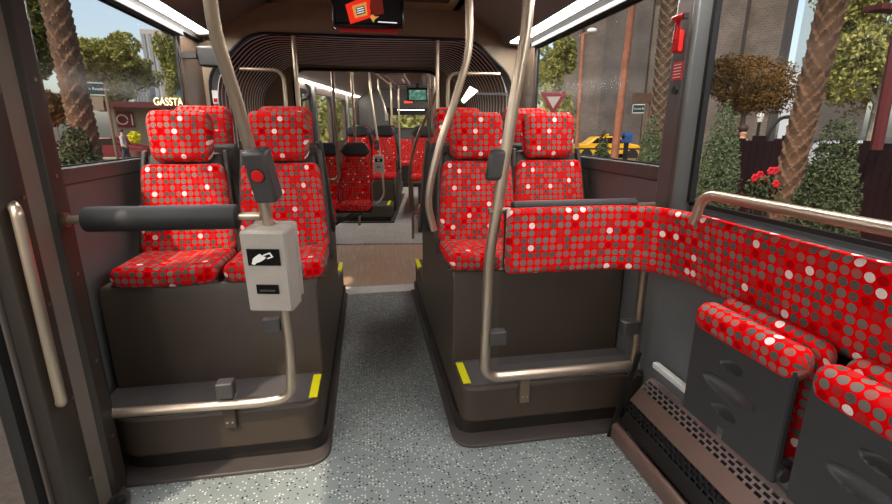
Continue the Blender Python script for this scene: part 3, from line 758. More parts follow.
# ================================================================== TIP-UP SEATS
def fold_seat(y1, y0, label):
    t = thing('folding_seat', label, 'folding seat', (1.2, (y0 + y1) / 2, .45), 'tip-up seats under the long backrest')
    W = y1 - y0; yc = (y0 + y1) / 2
    # underside shell, facing the aisle: grid with pressed oval hollows
    nx, nz = 110, 84; vs = []; fs = []
    ov = [(.777, .048, .019), (.693, .110, .031), (.615, .052, .019)]   # along y offset, height fraction, half length, half width
    z0, z1 = .520, .872
    for j in range(nz + 1):
        for i in range(nx + 1):
            yy = y1 - W * i / nx; zz = z0 + (z1 - z0) * j / nz; dx = 0
            for (oz, a_, b_) in ov:
                p_ = yc + .012 - yy; q_ = zz - oz; r2 = (p_ / a_) ** 2 + (q_ / b_) ** 2
                if r2 < 1: dx = .030 * (1 - r2) ** .6 * (1 + .5 * q_ / b_)
            e = min(i, nx - i) / nx; ed = .012 if e == 0 else 0
            vs.append((1.10 + dx + ed, yy, zz))
    for j in range(nz):
        for i in range(nx):
            a = j * (nx + 1) + i
            zz = (z0 + (z1 - z0) * (j + .5) / nz); yy = y1 - W * (i + .5) / nx
            if abs(yy - yc - .012) < .011 and zz < .558: continue      # slot at the lower edge
            fs.append((a, a + 1, a + nx + 2, a + nx + 1))
    mb = MB().add(vs, fs)
    part('shell', mb, M['fold_shell'], t, smooth=50)
    part('shell_edge', MB().prism([(1.103, .521), (1.118, .521), (1.118, .872), (1.103, .872)], y0 - .001, y0 + .004, 'y'), M['fold_shell'], t)
    part('shell_core', MB().prism([(1.150, .60), (1.170, .60), (1.170, .86), (1.150, .87)], y0 + .11, y1 - .11, 'y'), M['rubber'], t)
    part('shell_edge', MB().prism([(1.103, .521), (1.118, .521), (1.118, .872), (1.103, .872)], y1 - .004, y1 + .001, 'y'), M['fold_shell'], t)
    # folded cushion: standing pad, its front roll on top
    c = flat_pad(W + .006, .40, .085, .038, .04)
    rot = Matrix.Rotation(-PI / 2, 4, 'Z')
    def stand(p):      # pad x -> -y ; pad y -> x
        return Vector((1.092 + p.y, yc - p.x, .535 + p.z))
    c2 = flat_pad(W + .014, .100, .086, .036, .04)
    part('cushion', c2.xf(lambda p: Vector((1.088 + p.y, yc - p.x, .832 + p.z))), M['fabric'], t)
    bk = flat_pad(W + .015, .47, .055, .026, .05, .05)
    part('backrest', bk.xf(lambda p: Vector((1.186 + p.y, yc + .002 - p.x, .475 + p.z))), M['fabric'], t)
    for ya in (y0 + .02, y1 - .06): part('hinge', MB().box(1.15, 1.20, ya, ya + .04, .50, .56), M['rubber'], t, bevel=.008)
    part('hinge_cap', MB().tube([(1.13, y0 - .012, .545), (1.13, y0 + .03, .545)], .022, 12), M['fold_shell'], t, bevel=.003)
    part('wall_plate', MB().box(1.262, 1.345, y0 + .02, y1 - .02, .45, .90), M['rubber'], t)
    return t
fold_seat(1.320, .932, 'folded red topped tip-up seat nearest the heater end and the glass partition')
fold_seat(.885, .48, 'folded red topped tip-up seat cut off by the right picture edge')

# ================================================================== FLOOR HEATER
t = thing('floor_heater', 'slanted brown metal floor heater casing with perforated strips under the folding seats', 'heater', (1.22, .8, 0))
y0, y1 = -.6, 1.835
sl = [(1.150, 0), (1.168, .085), (1.196, .155), (1.228, .200), (1.245, .228), (1.283, .280), (1.330, .318)]
def slat(a, b, dx, mat, nm, th=.008):
    (xa, za), (xb, zb) = a, b; n_ = Vector((-(zb - za), xb - xa)).normalized() * th
    return part(nm, MB().prism([(xa + dx, za), (xb + dx, zb), (xb + dx - n_.x, zb - n_.y), (xa + dx - n_.x, za - n_.y)], y0, y1, 'y'), mat, t)
part('kick_tube', MB().prism(smooth2 := [(p.x, p.y) for p in smooth_path([(1.15, 0, 0), (1.15, .075, 0), (1.185, .085, 0), (1.20, .0, 0)], .02, 5)], y0, y1, 'y'), M['copper'], t)
slat((1.185, .075), (1.205, .150), .012, M['podium_dark'], 'recess_panel')
def perforated(a, b, rows, pitch, sw, mat, nm, th=.004):
    """strip between a and b with staggered slots cut through"""
    (xa, za), (xb, zb) = a, b; mb = MB(); nr = rows * 2 + 1; 
    # build as bars: row borders, with bridges between slots
    def P(f): return (xa + (xb - xa) * f, za + (zb - za) * f)
    n_ = Vector((-(zb - za), xb - xa)).normalized() * th
    def quad(f0, f1, ya, yb):
        (x0, z0), (x1, z1) = P(f0), P(f1)
        mb.prism([(x0, z0), (x1, z1), (x1 - n_.x, z1 - n_.y), (x0 - n_.x, z0 - n_.y)], ya, yb, 'y')
    for r in range(rows + 1): 
        f = r / rows; quad(max(0, f - .055), min(1, f + .055), y0, y1)
    for r in range(rows):
        k = 0; y = y1 - (pitch / 2 if r % 2 else 0)
        while y > y0:
            quad(r / rows + .03, (r + 1) / rows - .03, max(y0, y - sw), y); y -= pitch
    return part(nm, mb, mat, t, smooth=0)
perforated((1.205, .157), (1.234, .205), 3, .034, .010, M['rubber'], 'lower_grille')
slat((1.232, .203), (1.282, .268), 0, M['copper'], 'front_plate')
perforated((1.281, .266), (1.322, .308), 3, .040, .012, M['grill'], 'upper_grille')
part('inner_duct', MB().prism([(1.225, .12), (1.345, .29), (1.352, .10)], y0, y1 - .01, 'y'), M['rubber'], t)
part('top_lip', MB().prism([(1.320, .306), (1.336, .318), (1.352, .318), (1.352, .300), (1.33, .29)], y0, y1, 'y'), M['grill'], t, bevel=.002)
part('end_plate', MB().prism([(1.135, 0), (1.243, .44), (1.255, .462), (1.268, .455), (1.262, .42), (1.205, .19), (1.16, 0)], y1, y1 + .012, 'y'), M['rubber'], t)
single('wall_pipe', MB().box(1.305, 1.335, .3, 1.80, .395, .425), M['white'], 'white heating pipe cover low on the wall behind the floor heater', 'pipe', bevel=.006)

# ================================================================== POLES AT THE FRONT HALF'S BACK
def pole(label, pts, r=.0175, mat='steel_dark', frame=None, round_=.08, group=None, name='handrail_pole', seg=10):
    mb = MB().tube(smooth_path(pts, round_, 8) if len(pts) > 2 else pts, r, seg)
    return single(name, mb, M[mat], label, 'pole', group, frame=frame)
yb_ = 2.42
P = [hit(469, -5, 1, yb_), hit(469.5, 52, 1, yb_), hit(453, 107, 1, yb_), hit(441, 140, 1, yb_), hit(431, 178, 1, yb_), hit(427.5, 205, 1, yb_), hit(434, 230, 1, yb_ + .03)]
zt = P[0].copy(); zt.z = 2.43
pole('bent steel pole rising from the aisle seat of the right podium to the ceiling', [zt] + P, .020, 'steel')
A = hit(291.5, 34, 1, 4.05); pole('straight steel pole at the joint opening behind the left podium seats', [(A.x, 4.13, .316), (A.x, 4.13, 2.222)], .02, 'steel')
A = hit(440, 40, 1, 4.05); pole('straight steel pole at the joint opening behind the right podium seats', [(A.x - .01, 4.13, .316), (A.x - .01, 4.13, 2.222)], .02, 'steel')
P = [hit(240, 69, 1, 4.02), hit(283, 70, 1, 4.02), hit(290, 112, 1, 4.02)]; P[2].x = P[1].x; P[2].z = .83
pole('bent steel hand bar in the left corner of the joint opening', P, .015, 'steel', round_=.09)
P = [hit(500, 71, 1, 4.02), hit(448, 73, 1, 4.02), hit(449, 110, 1, 4.02)]; P[2].x = P[1].x; P[2].z = .83; P[0].z = P[1].z
pole('bent steel hand bar in the right corner of the joint opening', P, .015, 'steel', round_=.09)
# speaker box and sticker at the left
t = thing('speaker_box', 'grey box speaker mounted under the ceiling behind the left window', 'speaker', (-1.02, 3.7, 1.9))
part('housing', MB().prism([(-1.14, 1.93), (-1.15, 2.06), (-.96, 2.055), (-.955, 1.92)], 3.70, 3.80, 'y'), M['rubber'], t, bevel=.012)
part('arm', MB().box(-1.255, -1.15, 3.70, 3.76, 1.98, 2.02), M['dark_trim'], t)
t = thing('wall_sticker', 'small white and red sticker on the left side of the joint bulkhead', 'sticker', (-1.21, 4.09, 1.7))
a = hit(215, 97, 1, 4.09)
part('sheet', MB().box(a.x - .02, a.x + .02, 4.092, 4.098, a.z - .05, a.z + .05), M['ivory'], t); part('mark', MB().box(a.x - .013, a.x + .013, 4.089, 4.092, a.z - .04, a.z - .01), M['red'], t)

t = thing('wall_lamp', 'small slanted white lit lamp in the right side of the joint, beside the hand bar', 'lamp', (.95, 4.0, 1.7))
q4 = [hit(464, 103, 1, 4.02), hit(461.5, 100, 1, 4.02), hit(470, 86.5, 1, 4.02), hit(478, 91, 1, 4.02)]
part('diffuser', MB().prism([(p.x, p.z) for p in q4], 4.02, 4.035, 'y'), emit('lamp_face', (255, 248, 238), 4), t)
part('housing', MB().prism([(p.x + (.01 if i > 1 else -.01), p.z + (.01 if i in (2, 3) else -.01)) for i, p in enumerate(q4)], 4.036, 4.06, 'y').box(q4[3].x, 1.25, 4.04, 4.055, q4[3].z - .03, q4[3].z - .01), M['dark_grey'], t)
# ceiling screen
t = thing('ceiling_screen', 'black ceiling screen showing a chocolate advert, facing the front', 'screen', (.05, 3.0, 2.08))
part('housing', MB().box(-.165, .25, 2.98, 3.06, 2.075, 2.36), M['black'], t, bevel=.012)
part('bracket', MB().box(-.02, .10, 3.0, 3.05, 2.34, 2.44), M['rubber'], t)
dp = part('display', MB().box(-.145, .23, 2.972, 2.981, 2.10, 2.34), emit('screen_black', (8, 6, 6), .3), t)
def flat_poly(pts, y, th=.002):
    return MB().prism([(lambda h: (h.x, h.z))(hit(u, v, 1, y)) for u, v in pts], y, y + th, 'y')
e1, e2, e3, e4 = emit('screen_red', (206, 40, 22), .8), emit('screen_gold', (190, 130, 62), .8), emit('screen_brown', (84, 24, 16), .8), emit('screen_white', (220, 220, 220), .8)
part('advert_wrapper', flat_poly([(345.3, 4.6), (366, -4), (371, -4), (370.5, 17.5), (350.5, 24)], 2.969), e1, dp)
part('advert_label', flat_poly([(352, 6), (366, 2), (367.5, 15), (355, 18)], 2.966), e2, dp)
part('advert_picture', flat_poly([(355.5, 8), (364, 5.5), (365.5, 13), (357, 15.5)], 2.963), emit('screen_navy', (34, 32, 50), .8), dp)
for k in range(3): part('advert_stripe', flat_poly([(356.5 + k * .3, 8.6 + 2.2 * k), (363.5 + k * .4, 6.8 + 2.2 * k), (363.6 + k * .4, 7.6 + 2.2 * k), (356.7 + k * .3, 9.4 + 2.2 * k)], 2.960), e4, dp)
part('advert_chocolate', flat_poly([(371, -4), (382, -4), (384, 13.5), (374, 16), (369.5, 8)], 2.967), e3, dp)
part('advert_foil', flat_poly([(370, 17), (372, 14), (375, 16.5), (379, 16.5), (375, 19), (373.5, 22.5)], 2.965), e2, dp)
part('advert_text', flat_poly([(378, 21.3), (397, 22.4), (397, 23.4), (378, 22.3)], 2.968), e4, dp)
part('red_shelf', MB().box(-.13, .21, 3.02, 3.05, 2.058, 2.074), M['red'], t)
t = thing('ceiling_sign', 'black ceiling sign box with a white face, cut off by the top edge', 'sign', (.45, 3.4, 2.36))
part('housing', MB().box(.26, .62, 3.45, 3.6, 2.37, 2.44), M['black'], t); part('face', MB().box(.36, .46, 3.44, 3.45, 2.375, 2.43), M['ivory'], t)

# ================================================================== REAR CAR FITTINGS
def rear_seat(label, group):
    """origin at seat cushion underside, front centre; faces -y"""
    t = thing('bus_seat', label, 'bus seat', (0, 0, 0), group)
    c = flat_pad(.43, .40, .10, .04, .05)
    part('cushion', c.xf(lambda p: Vector((p.x, p.z, .10 - p.y))), M['fabric_small'], t)
    k = flat_pad(.43, .80, .06, .028, .05, .07); k.xf(lambda p: Vector((p.x * (1 - .40 * max(0, p.z - .58) / .22), p.y, p.z)))
    part('backrest', k.xf(tilt(.33, .06, math.radians(9))), M['fabric_small'], t)
    h = flat_pad(.41, .18, .055, .027, .06, .06); h.xf(lambda p: Vector((p.x * (.86 + .14 * min(1, p.z / .06) - .34 * max(0, p.z - .06) / .12), p.y, p.z)))
    part('headrest', h.xf(tilt(.385, .695, math.radians(9))), M['rubber'], t, label='black headrest pad')
    s = flat_pad(.44, .82, .045, .02, .05, .07); s.xf(lambda p: Vector((p.x * (1 - .35 * max(0, p.z - .58) / .24), p.y, p.z)))
    part('shell', s.xf(tilt(.395, .03, math.radians(9))), M['shell'], t)
    part('armrest', MB().tube(smooth_path([(.235, .30, .10), (.235, .02, .13), (.235, .06, .32), (.235, .40, .36)], .06, 5), .010, 8), M['rubber'], t)
    return t
RG = 'high back seats of the rear half'
rs = [(-.375, .80, .43, 0, 'high back red seat with black headrest on a cantilever frame, first on the aisle', None),
      (-.80, .80, .43, 0, 'high back red seat with black headrest beside the far doorway, left of its aisle twin', None),
      (-.155, 2.52, .62, 0, 'high back red seat with black headrest on the raised far podium, by its aisle edge', None),
      (-.60, 2.52, .62, 0, 'high back red seat with black headrest on the raised far podium, by the windows', None),
      (-.155, 3.95, .62, PI, 'red high back seat turned away behind the far podium aisle seat', None),
      (-.60, 3.95, .62, PI, 'red high back seat turned away behind the far podium window seat', None),
      (.53, 2.3, .62, 0, 'high back red seat on the right side of the rear half, on the aisle', None),
      (.98, 2.3, .62, 0, 'high back red seat on the right side of the rear half, by the window', None)]
p0 = None
for x, y, z, rz, lab, _ in rs:
    if p0 is None: p0 = rear_seat(lab, RG); p0.matrix_world = RC @ Matrix.Translation((x, y, z))
    else: dup(p0, (x, y, z), rz, lab, RG, RC)
# rear bench seats (no separate headrest pad)
t0 = None
for i, x in enumerate((-.40, .025, .445, .87)):
    lab = ['red rear bench seat at the far left under the rear window', 'red rear bench seat seen left of the curved pole', 'red rear bench seat seen right of the curved pole', 'red rear bench seat at the far right corner'][i]
    if t0 is None:
        t0 = thing('bus_seat', lab, 'bus seat', (0, 0, 0), 'rear bench seats')
        part('cushion', flat_pad(.42, .38, .10, .04, .05).xf(lambda p: Vector((p.x, p.z, .10 - p.y))), M['fabric_small'], t0)
        part('backrest', flat_pad(.38, .56, .07, .03, .04, .05).xf(lambda p: Vector((p.x * (1 - .30 * p.z / .56), p.y, p.z))).xf(tilt(.33, .05, math.radians(8))), M['fabric_small'], t0)
        t0.matrix_world = RC @ Matrix.Translation((x, 5.95, .52))
    else: dup(t0, (x, 5.95, .52), 0, lab, 'rear bench seats', RC)
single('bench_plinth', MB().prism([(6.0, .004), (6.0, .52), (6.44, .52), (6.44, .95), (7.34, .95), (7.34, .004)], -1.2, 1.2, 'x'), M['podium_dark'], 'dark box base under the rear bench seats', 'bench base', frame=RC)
# far left podium
t = thing('seat_podium', 'far stepped podium with yellow edge in the rear half, left of the aisle', 'podium', (-.6, 3.2, 0), frame=RC)
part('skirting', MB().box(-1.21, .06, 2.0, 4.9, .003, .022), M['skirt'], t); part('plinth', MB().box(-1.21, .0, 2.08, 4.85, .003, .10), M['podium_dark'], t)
part('step', MB().box(-1.21, .03, 2.04, 2.56, .09, .27), M['podium'], t, bevel=.015)
part('step_top', MB().box(-1.2, -.02, 2.06, 2.5, .27, .276), M['step'], t)
part('seat_box', MB().prism([(2.5, .1), (2.5, .62), (3.96, .62), (3.96, .3), (4.85, .3), (4.85, .1)], -1.21, .03, 'x'), M['podium'], t, bevel=.012)
part('side_panel', MB().prism([(2.48, .1), (2.48, .55), (2.60, .66), (2.95, .68), (3.1, 1.0), (3.25, 1.0), (3.3, .65), (3.9, .6), (3.9, .1)], .03, .055, 'x'), M['podium'], t, bevel=.008)
part('edge_tape', MB().box(-.06, -.02, 2.08, 2.48, .277, .281), M['yellow'], t)
t = thing('seat_podium', 'far raised podium in the rear half, right of the aisle, mostly hidden', 'podium', (.8, 3.2, 0), frame=RC)
part('step', MB().box(.46, 1.23, 1.35, 2.3, .003, .27), M['podium'], t, bevel=.015)
part('seat_box', MB().box(.44, 1.23, 2.28, 4.6, .003, .62), M['podium'], t, bevel=.012)
part('edge_tape', MB().box(.455, .50, 1.4, 2.2, .272, .276), M['yellow'], t)
# cantilever frame of the first pair
t = thing('cantilever_stand', 'black tube frame carrying the first high back seats beyond the joint', 'frame', (-.6, 1.0, .0), frame=RC)
part('crossbar', MB().tube([(-1.2, .95, .40), (-.15, .95, .40)], .022, 10).tube([(-1.2, 1.15, .40), (-.15, 1.15, .40)], .022, 10), M['rubber'], t)
part('strut', MB().tube(smooth_path([(-1.2, .9, .18), (-.75, .82, .22), (-.25, .85, .40)], .1, 5), .016, 8), M['rubber'], t)
part('strut', MB().tube(smooth_path([(-1.2, 1.2, .10), (-.8, 1.0, .12), (-.35, 1.0, .40)], .1, 5), .016, 8), M['rubber'], t)
# far validator
t = thing('ticket_validator', 'small grey ticket validator on the bent pole of the rear half', 'ticket machine', (-.16, 2.1, .8), frame=RC)
part('housing', MB().box(-.235, -.085, 2.08, 2.16, .79, 1.06), M['validator'], t, bevel=.01)
rw = part('reader_window', MB().box(-.215, -.105, 2.075, 2.08, .96, 1.01), M['black'], t)
part('hand_symbol', MB().box(-.18, -.14, 2.07, 2.075, .975, .995), M['ivory'], rw)
part('red_mark', MB().box(-.19, -.13, 2.075, 2.08, .87, .89), M['red'], t)
t = thing('stop_button', 'small grey stop unit above the far ticket validator', 'stop button', (-.19, 2.1, 1.15), frame=RC)
part('housing', MB().box(-.225, -.145, 2.06, 2.14, 1.14, 1.29), M['dark_grey'], t, bevel=.01); part('button', MB().disc((-.185, 2.06, 1.21), (0, -1, 0), .018, .006), M['red'], t)
g = 'poles of the rear half'
def rp(px, Y, label, r=.0165, mat='steel_dark', rd=.1):
    pole(label, [hit2(u, v, 1, Y) for u, v in px], r, mat, RC, rd, g)
P1 = [hit2(u, v, 1, 2.2) for u, v in ((369, 70), (371, 96), (377, 135), (382, 168), (384.5, 196), (374, 207), (340, 208))]
pole('bent pole carrying the far ticket validator and a low rail', P1, .0165, 'steel', RC, .1, g)
def vp(u, v, Y, z0, label, r=.017, mat='steel_dark', xo=0):
    a = hit2(u, v, 1, Y); pole(label, [(a.x, Y, z0), (a.x, Y, 2.34)], r, mat, RC, group=g)
P1 = [hit2(331, 60, 1, .72), hit2(338, 150, 1, .72), hit2(339, 176, 1, .72), hit2(326, 180, 1, .72)]; P1[-2].z = P1[-1].z
P1[0].x = P1[1].x = P1[2].x; P1[0].z = 2.34
pole('bent pole beyond the joint that curves toward the seats, leftmost in the far opening', P1, .02, 'steel_dark', RC, .1, g)
vp(351.5, 72, 1.42, .1, 'straight pole rising behind the first black headrests beyond the joint', .02)
vp(429, 72, .80, .9, 'straight pole at the right side of the far opening, nearest to the front pole', .018); vp(434, 80, 1.6, .6, 'straight pole at the right side of the far opening, just behind another', .016)
vp(391, 92, 4.3, .3, 'straight far pole between the aisle and the second podium', .018, 'steel'); vp(398.5, 95, 5.6, .003, 'straight far pole near the rear window', .018, 'steel')
P1 = [hit2(u, v, 1, 3.3) for u, v in ((378, 78), (379, 90), (384, 105), (386.5, 117))]
pole('bent white pole fixed to a far seat top', P1, .018, 'steel', RC, .1, g)
part_ = P1[-1]
single('pole_socket', MB().tube([(part_.x, 3.3, part_.z - .06), (part_.x, 3.3, part_.z + .06)], .03, 12), M['validator'], 'pale plastic socket at the foot of the bent white pole', 'socket', frame=RC)
mb = MB().tube([(-.15, 1.3, 2.25), (-.15, 5.6, 2.25)], .014, 8)
t = single('ceiling_rail', mb, M['steel'], 'long steel grab rail under the ceiling of the rear half', 'handrail', frame=RC)
# curved hoop gate on the right side
t = thing('pole_gate', 'curved steel pole gate with two cross bars at the right of the far aisle', 'pole', (.42, 1.0, 0), frame=RC)
P1 = [hit2(u, v, 1, 1.0) for u, v in ((409, 183), (411, 160), (417, 137), (425, 119), (433, 108))]; P1[-1].z = 1.80; 
part('curved_pole', MB().tube(smooth_path(P1 + [Vector((.85, 1.0, 2.25))], .25, 10), .020, 10), M['steel_dark'], t)
a = hit2(413, 230, 1, 1.0); part('post', MB().tube([(a.x, 1.0, .003), (a.x, 1.0, .80)], .018, 10), M['steel_dark'], t)
a = hit2(409.5, 183, 1, 1.0); part('inner_post', MB().tube([(a.x, 1.0, .36), (a.x, 1.0, .79)], .016, 10), M['steel_dark'], t)
for z in (.785, .365): part('cross_bar', MB().tube([(a.x - .02, 1.0, z), (.66, 1.0, z)], .015, 8), M['steel_dark'], t)
part('cross_bar', MB().tube([(.62, 1.0, .365), (1.2, 1.0, .365)], .02, 8), M['rubber'], t)
# ceiling kit of the rear half
t = thing('stop_display', 'flat black display with red lettering under the far ceiling', 'display', (.1, 1.5, 2.2), frame=RC)
part('housing', MB().box(-.10, .33, 1.45, 1.52, 2.20, 2.25), M['black'], t); part('lettering', MB().box(-.05, .15, 1.445, 1.45, 2.215, 2.225), M['red'], t)
for i, (xa, xb, ya, yb, lab) in enumerate(((-.12, .22, 2.7, 5.2, 'pale roof hatch with framed panel in the far ceiling, over the aisle'), (.50, .80, 2.9, 5.0, 'pale roof hatch in the far ceiling, partly behind the right poles'))):
    t = thing('roof_hatch', lab, 'hatch', ((xa + xb) / 2, ya, 2.27), 'roof hatches', RC)
    mb = MB().box(xa, xb, ya, ya + .12, 2.28, 2.325).box(xa, xb, yb - .12, yb, 2.28, 2.325).box(xa, xa + .05, ya, yb, 2.28, 2.325).box(xb - .05, xb, ya, yb, 2.28, 2.325)
    part('frame', mb, M['grill'], t); part('panel', MB().box(xa + .05, xb - .05, ya + .12, yb - .12, 2.30, 2.325), M['copper'], t); part('handle', MB().box(xb - .09, xb - .06, 3.4, 4.2, 2.26, 2.30), M['white'], t)
a, b = hit2(407.5, 87.5, 1, 5.2), hit2(427.5, 101.5, 1, 5.2)
t = thing('ceiling_screen', 'small ceiling screen with a green picture in front of the rear window', 'screen', (.35, 5.2, 2.0), frame=RC)
part('housing', MB().box(a.x, b.x, 5.2, 5.25, b.z, a.z), M['black'], t, bevel=.01)
part('bracket', MB().box((a.x + b.x) / 2 - .04, (a.x + b.x) / 2 + .04, 5.21, 5.24, a.z - .01, 2.34), M['rubber'], t)
mg, ntg, bg_ = new_mat('screen_green'); n = N(ntg, 'ShaderNodeTexNoise'); n.inputs['Scale'].default_value = 14; tc = N(ntg, 'ShaderNodeTexCoord'); ntg.links.new(tc.outputs['Object'], n.inputs['Vector'])
cg = ramp(ntg, n.outputs['Fac'], [(.4, lin((46, 92, 74))), (.62, lin((96, 140, 124)))]); ntg.links.new(cg, bg_.inputs['Emission Color']); bg_.inputs['Emission Strength'].default_value = .8; bg_.inputs['Base Color'].default_value = (0, 0, 0, 1)
part('display', MB().box(a.x + .03, b.x - .03, 5.193, 5.2, b.z + .03, a.z - .05), mg, t); part('clock_text', MB().box((a.x + b.x) / 2 - .04, (a.x + b.x) / 2 + .04, 5.19, 5.193, a.z - .075, a.z - .06), M['ivory'], t)
t = thing('stop_sign_light', 'small red lit stop sign under the far ceiling', 'sign', (.2, 5.6, 1.95), frame=RC)
a = hit2(407, 102, 1, 5.6); part('hanger', MB().box(a.x, a.x + .02, 5.62, 5.64, a.z - .02, 2.34), M['rubber'], t); part('letters', MB().box(a.x - .06, a.x + .12, 5.6, 5.62, a.z - .02, a.z + .02), emit('red_led', (255, 60, 50), 1.5), t)
# far doorway details
t = thing('door_arm', 'black curved door arm above the far left doorway', 'door arm', (-1.1, 1.6, 1.9), frame=RC)
P1 = [hit2(u, v, 1, 1.55) for u, v in ((313, 94), (321, 91), (322, 84), (320, 82))]
part('arm', MB().tube(smooth_path([(-1.18, 1.5, 1.86), (-1.05, 1.5, 1.86), (-1.0, 1.5, 1.96), (-1.04, 1.5, 2.06)], .06, 6), .022, 10), M['rubber'], t)
mb = MB()
for y in (.62, 1.0): mb.box(-1.20, -1.10, y, y + .1, .0, 2.05)
struct('pillar_rear_door', mb, M['pillar_brown'], .01, frame=RC)
for i, (y, w_) in enumerate(((1.5, .05), (2.42, .10), (3.95, .08), (5.4, .08))):
    struct('pillar_rear_side_%d' % (i + 1), MB().box(-1.21, -1.15, y, y + w_, .5, 2.1), M['cove'], frame=RC)
mb = MB().box(-1.205, -1.19, 1.25, 1.80, .3, 2.0).box(-1.205, -1.19, 1.85, 2.30, .3, 2.0)
o = struct('door_3', MB().box(-1.21, -1.18, 1.22, 1.27, .1, 2.02).box(-1.21, -1.18, 1.74, 1.80, .1, 2.02).box(-1.21, -1.18, 2.28, 2.34, .1, 2.02).box(-1.21, -1.18, 1.22, 2.34, .1, .3).box(-1.21, -1.18, 1.22, 2.34, 1.95, 2.02), M['rubber'], frame=RC)

# ================================================================== OUTSIDE
ZG = -.35
def tree_leaves(blobs, n, size, seed=0, cull=0):
    rnd = random.Random(seed); vs = []; fs = []; tot = sum(b[1][0] * b[1][1] * b[1][2] for b in blobs)
    for c, r in blobs:
        k = int(n * r[0] * r[1] * r[2] / tot)
        for _ in range(k):
            while True:
                d = Vector((rnd.uniform(-1, 1), rnd.uniform(-1, 1), rnd.uniform(-1, 1)))
                if .05 < d.length < 1 and (not cull or mnoise.noise((Vector(c) + Vector((d.x * r[0], d.y * r[1], d.z * r[2]))) / cull) > -.08): break
            d = d.normalized() * (d.length ** .45) * (1 + .16 * mnoise.noise(Vector(c) + d * 2.2) * 2)
            p = Vector((c[0] + d.x * r[0], c[1] + d.y * r[1], c[2] + d.z * r[2]))
            a = Vector((rnd.gauss(0, 1), rnd.gauss(0, 1), rnd.gauss(0, 1))).normalized(); b = a.orthogonal().normalized()
            b = Matrix.Rotation(rnd.uniform(0, 6.28), 3, a) @ b; c_ = a.cross(b); s = size * rnd.uniform(.6, 1.4)
            o = len(vs); vs += [p + b * s, p + c_ * s * .45, p - b * s, p - c_ * s * .45]; fs.append((o, o + 1, o + 2, o + 3))
    return MB().add(vs, fs)
def sz(u, dist): r = ray(u, 129); return dist / math.hypot(r.x, r.y)
def tree(name, label, u, dist, zc0, zc1, width, lm, bark, n=5000, size=None, seed=1, trunk=True, group=None, cat='tree', v0=None):
    """crown spans the picture heights zc0 (top) .. zc1 (bottom) at that distance"""
    top, bot = far(u, zc0, dist), far(u, zc1, dist); c = (top + bot) / 2; c.x, c.y = bot.x, bot.y
    H = top.z - bot.z; W = width * sz(u, dist)
    rnd = random.Random(seed); blobs = [((c.x, c.y, bot.z + H * .5), (W * .27, W * .27, H * .34))]
    for k in range(18):
        a = rnd.uniform(0, 6.28); rr = rnd.uniform(.12, .40) * W; zz = rnd.uniform(.12, .90)
        s = rnd.uniform(.09, .19) * (1.15 - .5 * abs(zz - .5)); blobs.append(((c.x + math.cos(a) * rr, c.y + math.sin(a) * rr, bot.z + H * zz), (W * s, W * s, H * s)))
    t = thing(name, label, cat, (c.x, c.y, ZG), group)
    part('crown', tree_leaves(blobs, n, size or W * .022, seed, W * .075), lm, t, smooth=0)
    if trunk:
        r = W * .03; mb = MB().tube([(c.x, c.y, ZG), (c.x + .02 * W, c.y, (ZG + bot.z) / 2), (c.x, c.y, bot.z + H * .55)], [r, r * .8, r * .35], 8)
        for k in range(7):
            a = k * 2.4; zz = bot.z + H * (.02 + .05 * k)
            mb.tube([(c.x, c.y, zz), (c.x + math.cos(a) * W * .16, c.y + math.sin(a) * W * .16, zz + H * .22), (c.x + math.cos(a) * W * .34, c.y + math.sin(a) * W * .34, zz + H * .34)], [r * .5, r * .3, r * .1], 5)
        part('trunk', mb, bark, t)
    return t
bark = plain('bark', (92, 76, 62), .9, var=.3, scale=6); bark2 = plain('pale_bark', (140, 132, 120), .9, var=.2)
L_green = leaf_mat('green_leaves', (52, 58, 24), (104, 104, 48), (150, 142, 74)); L_yg = leaf_mat('yellow_green_leaves', (92, 98, 46), (148, 146, 80), (190, 184, 112))
L_or = leaf_mat('rusty_leaves', (62, 48, 28), (108, 82, 44), (158, 112, 54)); L_bush = leaf_mat('bush_leaves', (44, 52, 36), (84, 94, 64), (118, 124, 88)); L_pale = leaf_mat('pale_bush_leaves', (62, 74, 54), (98, 112, 80), (130, 140, 104))
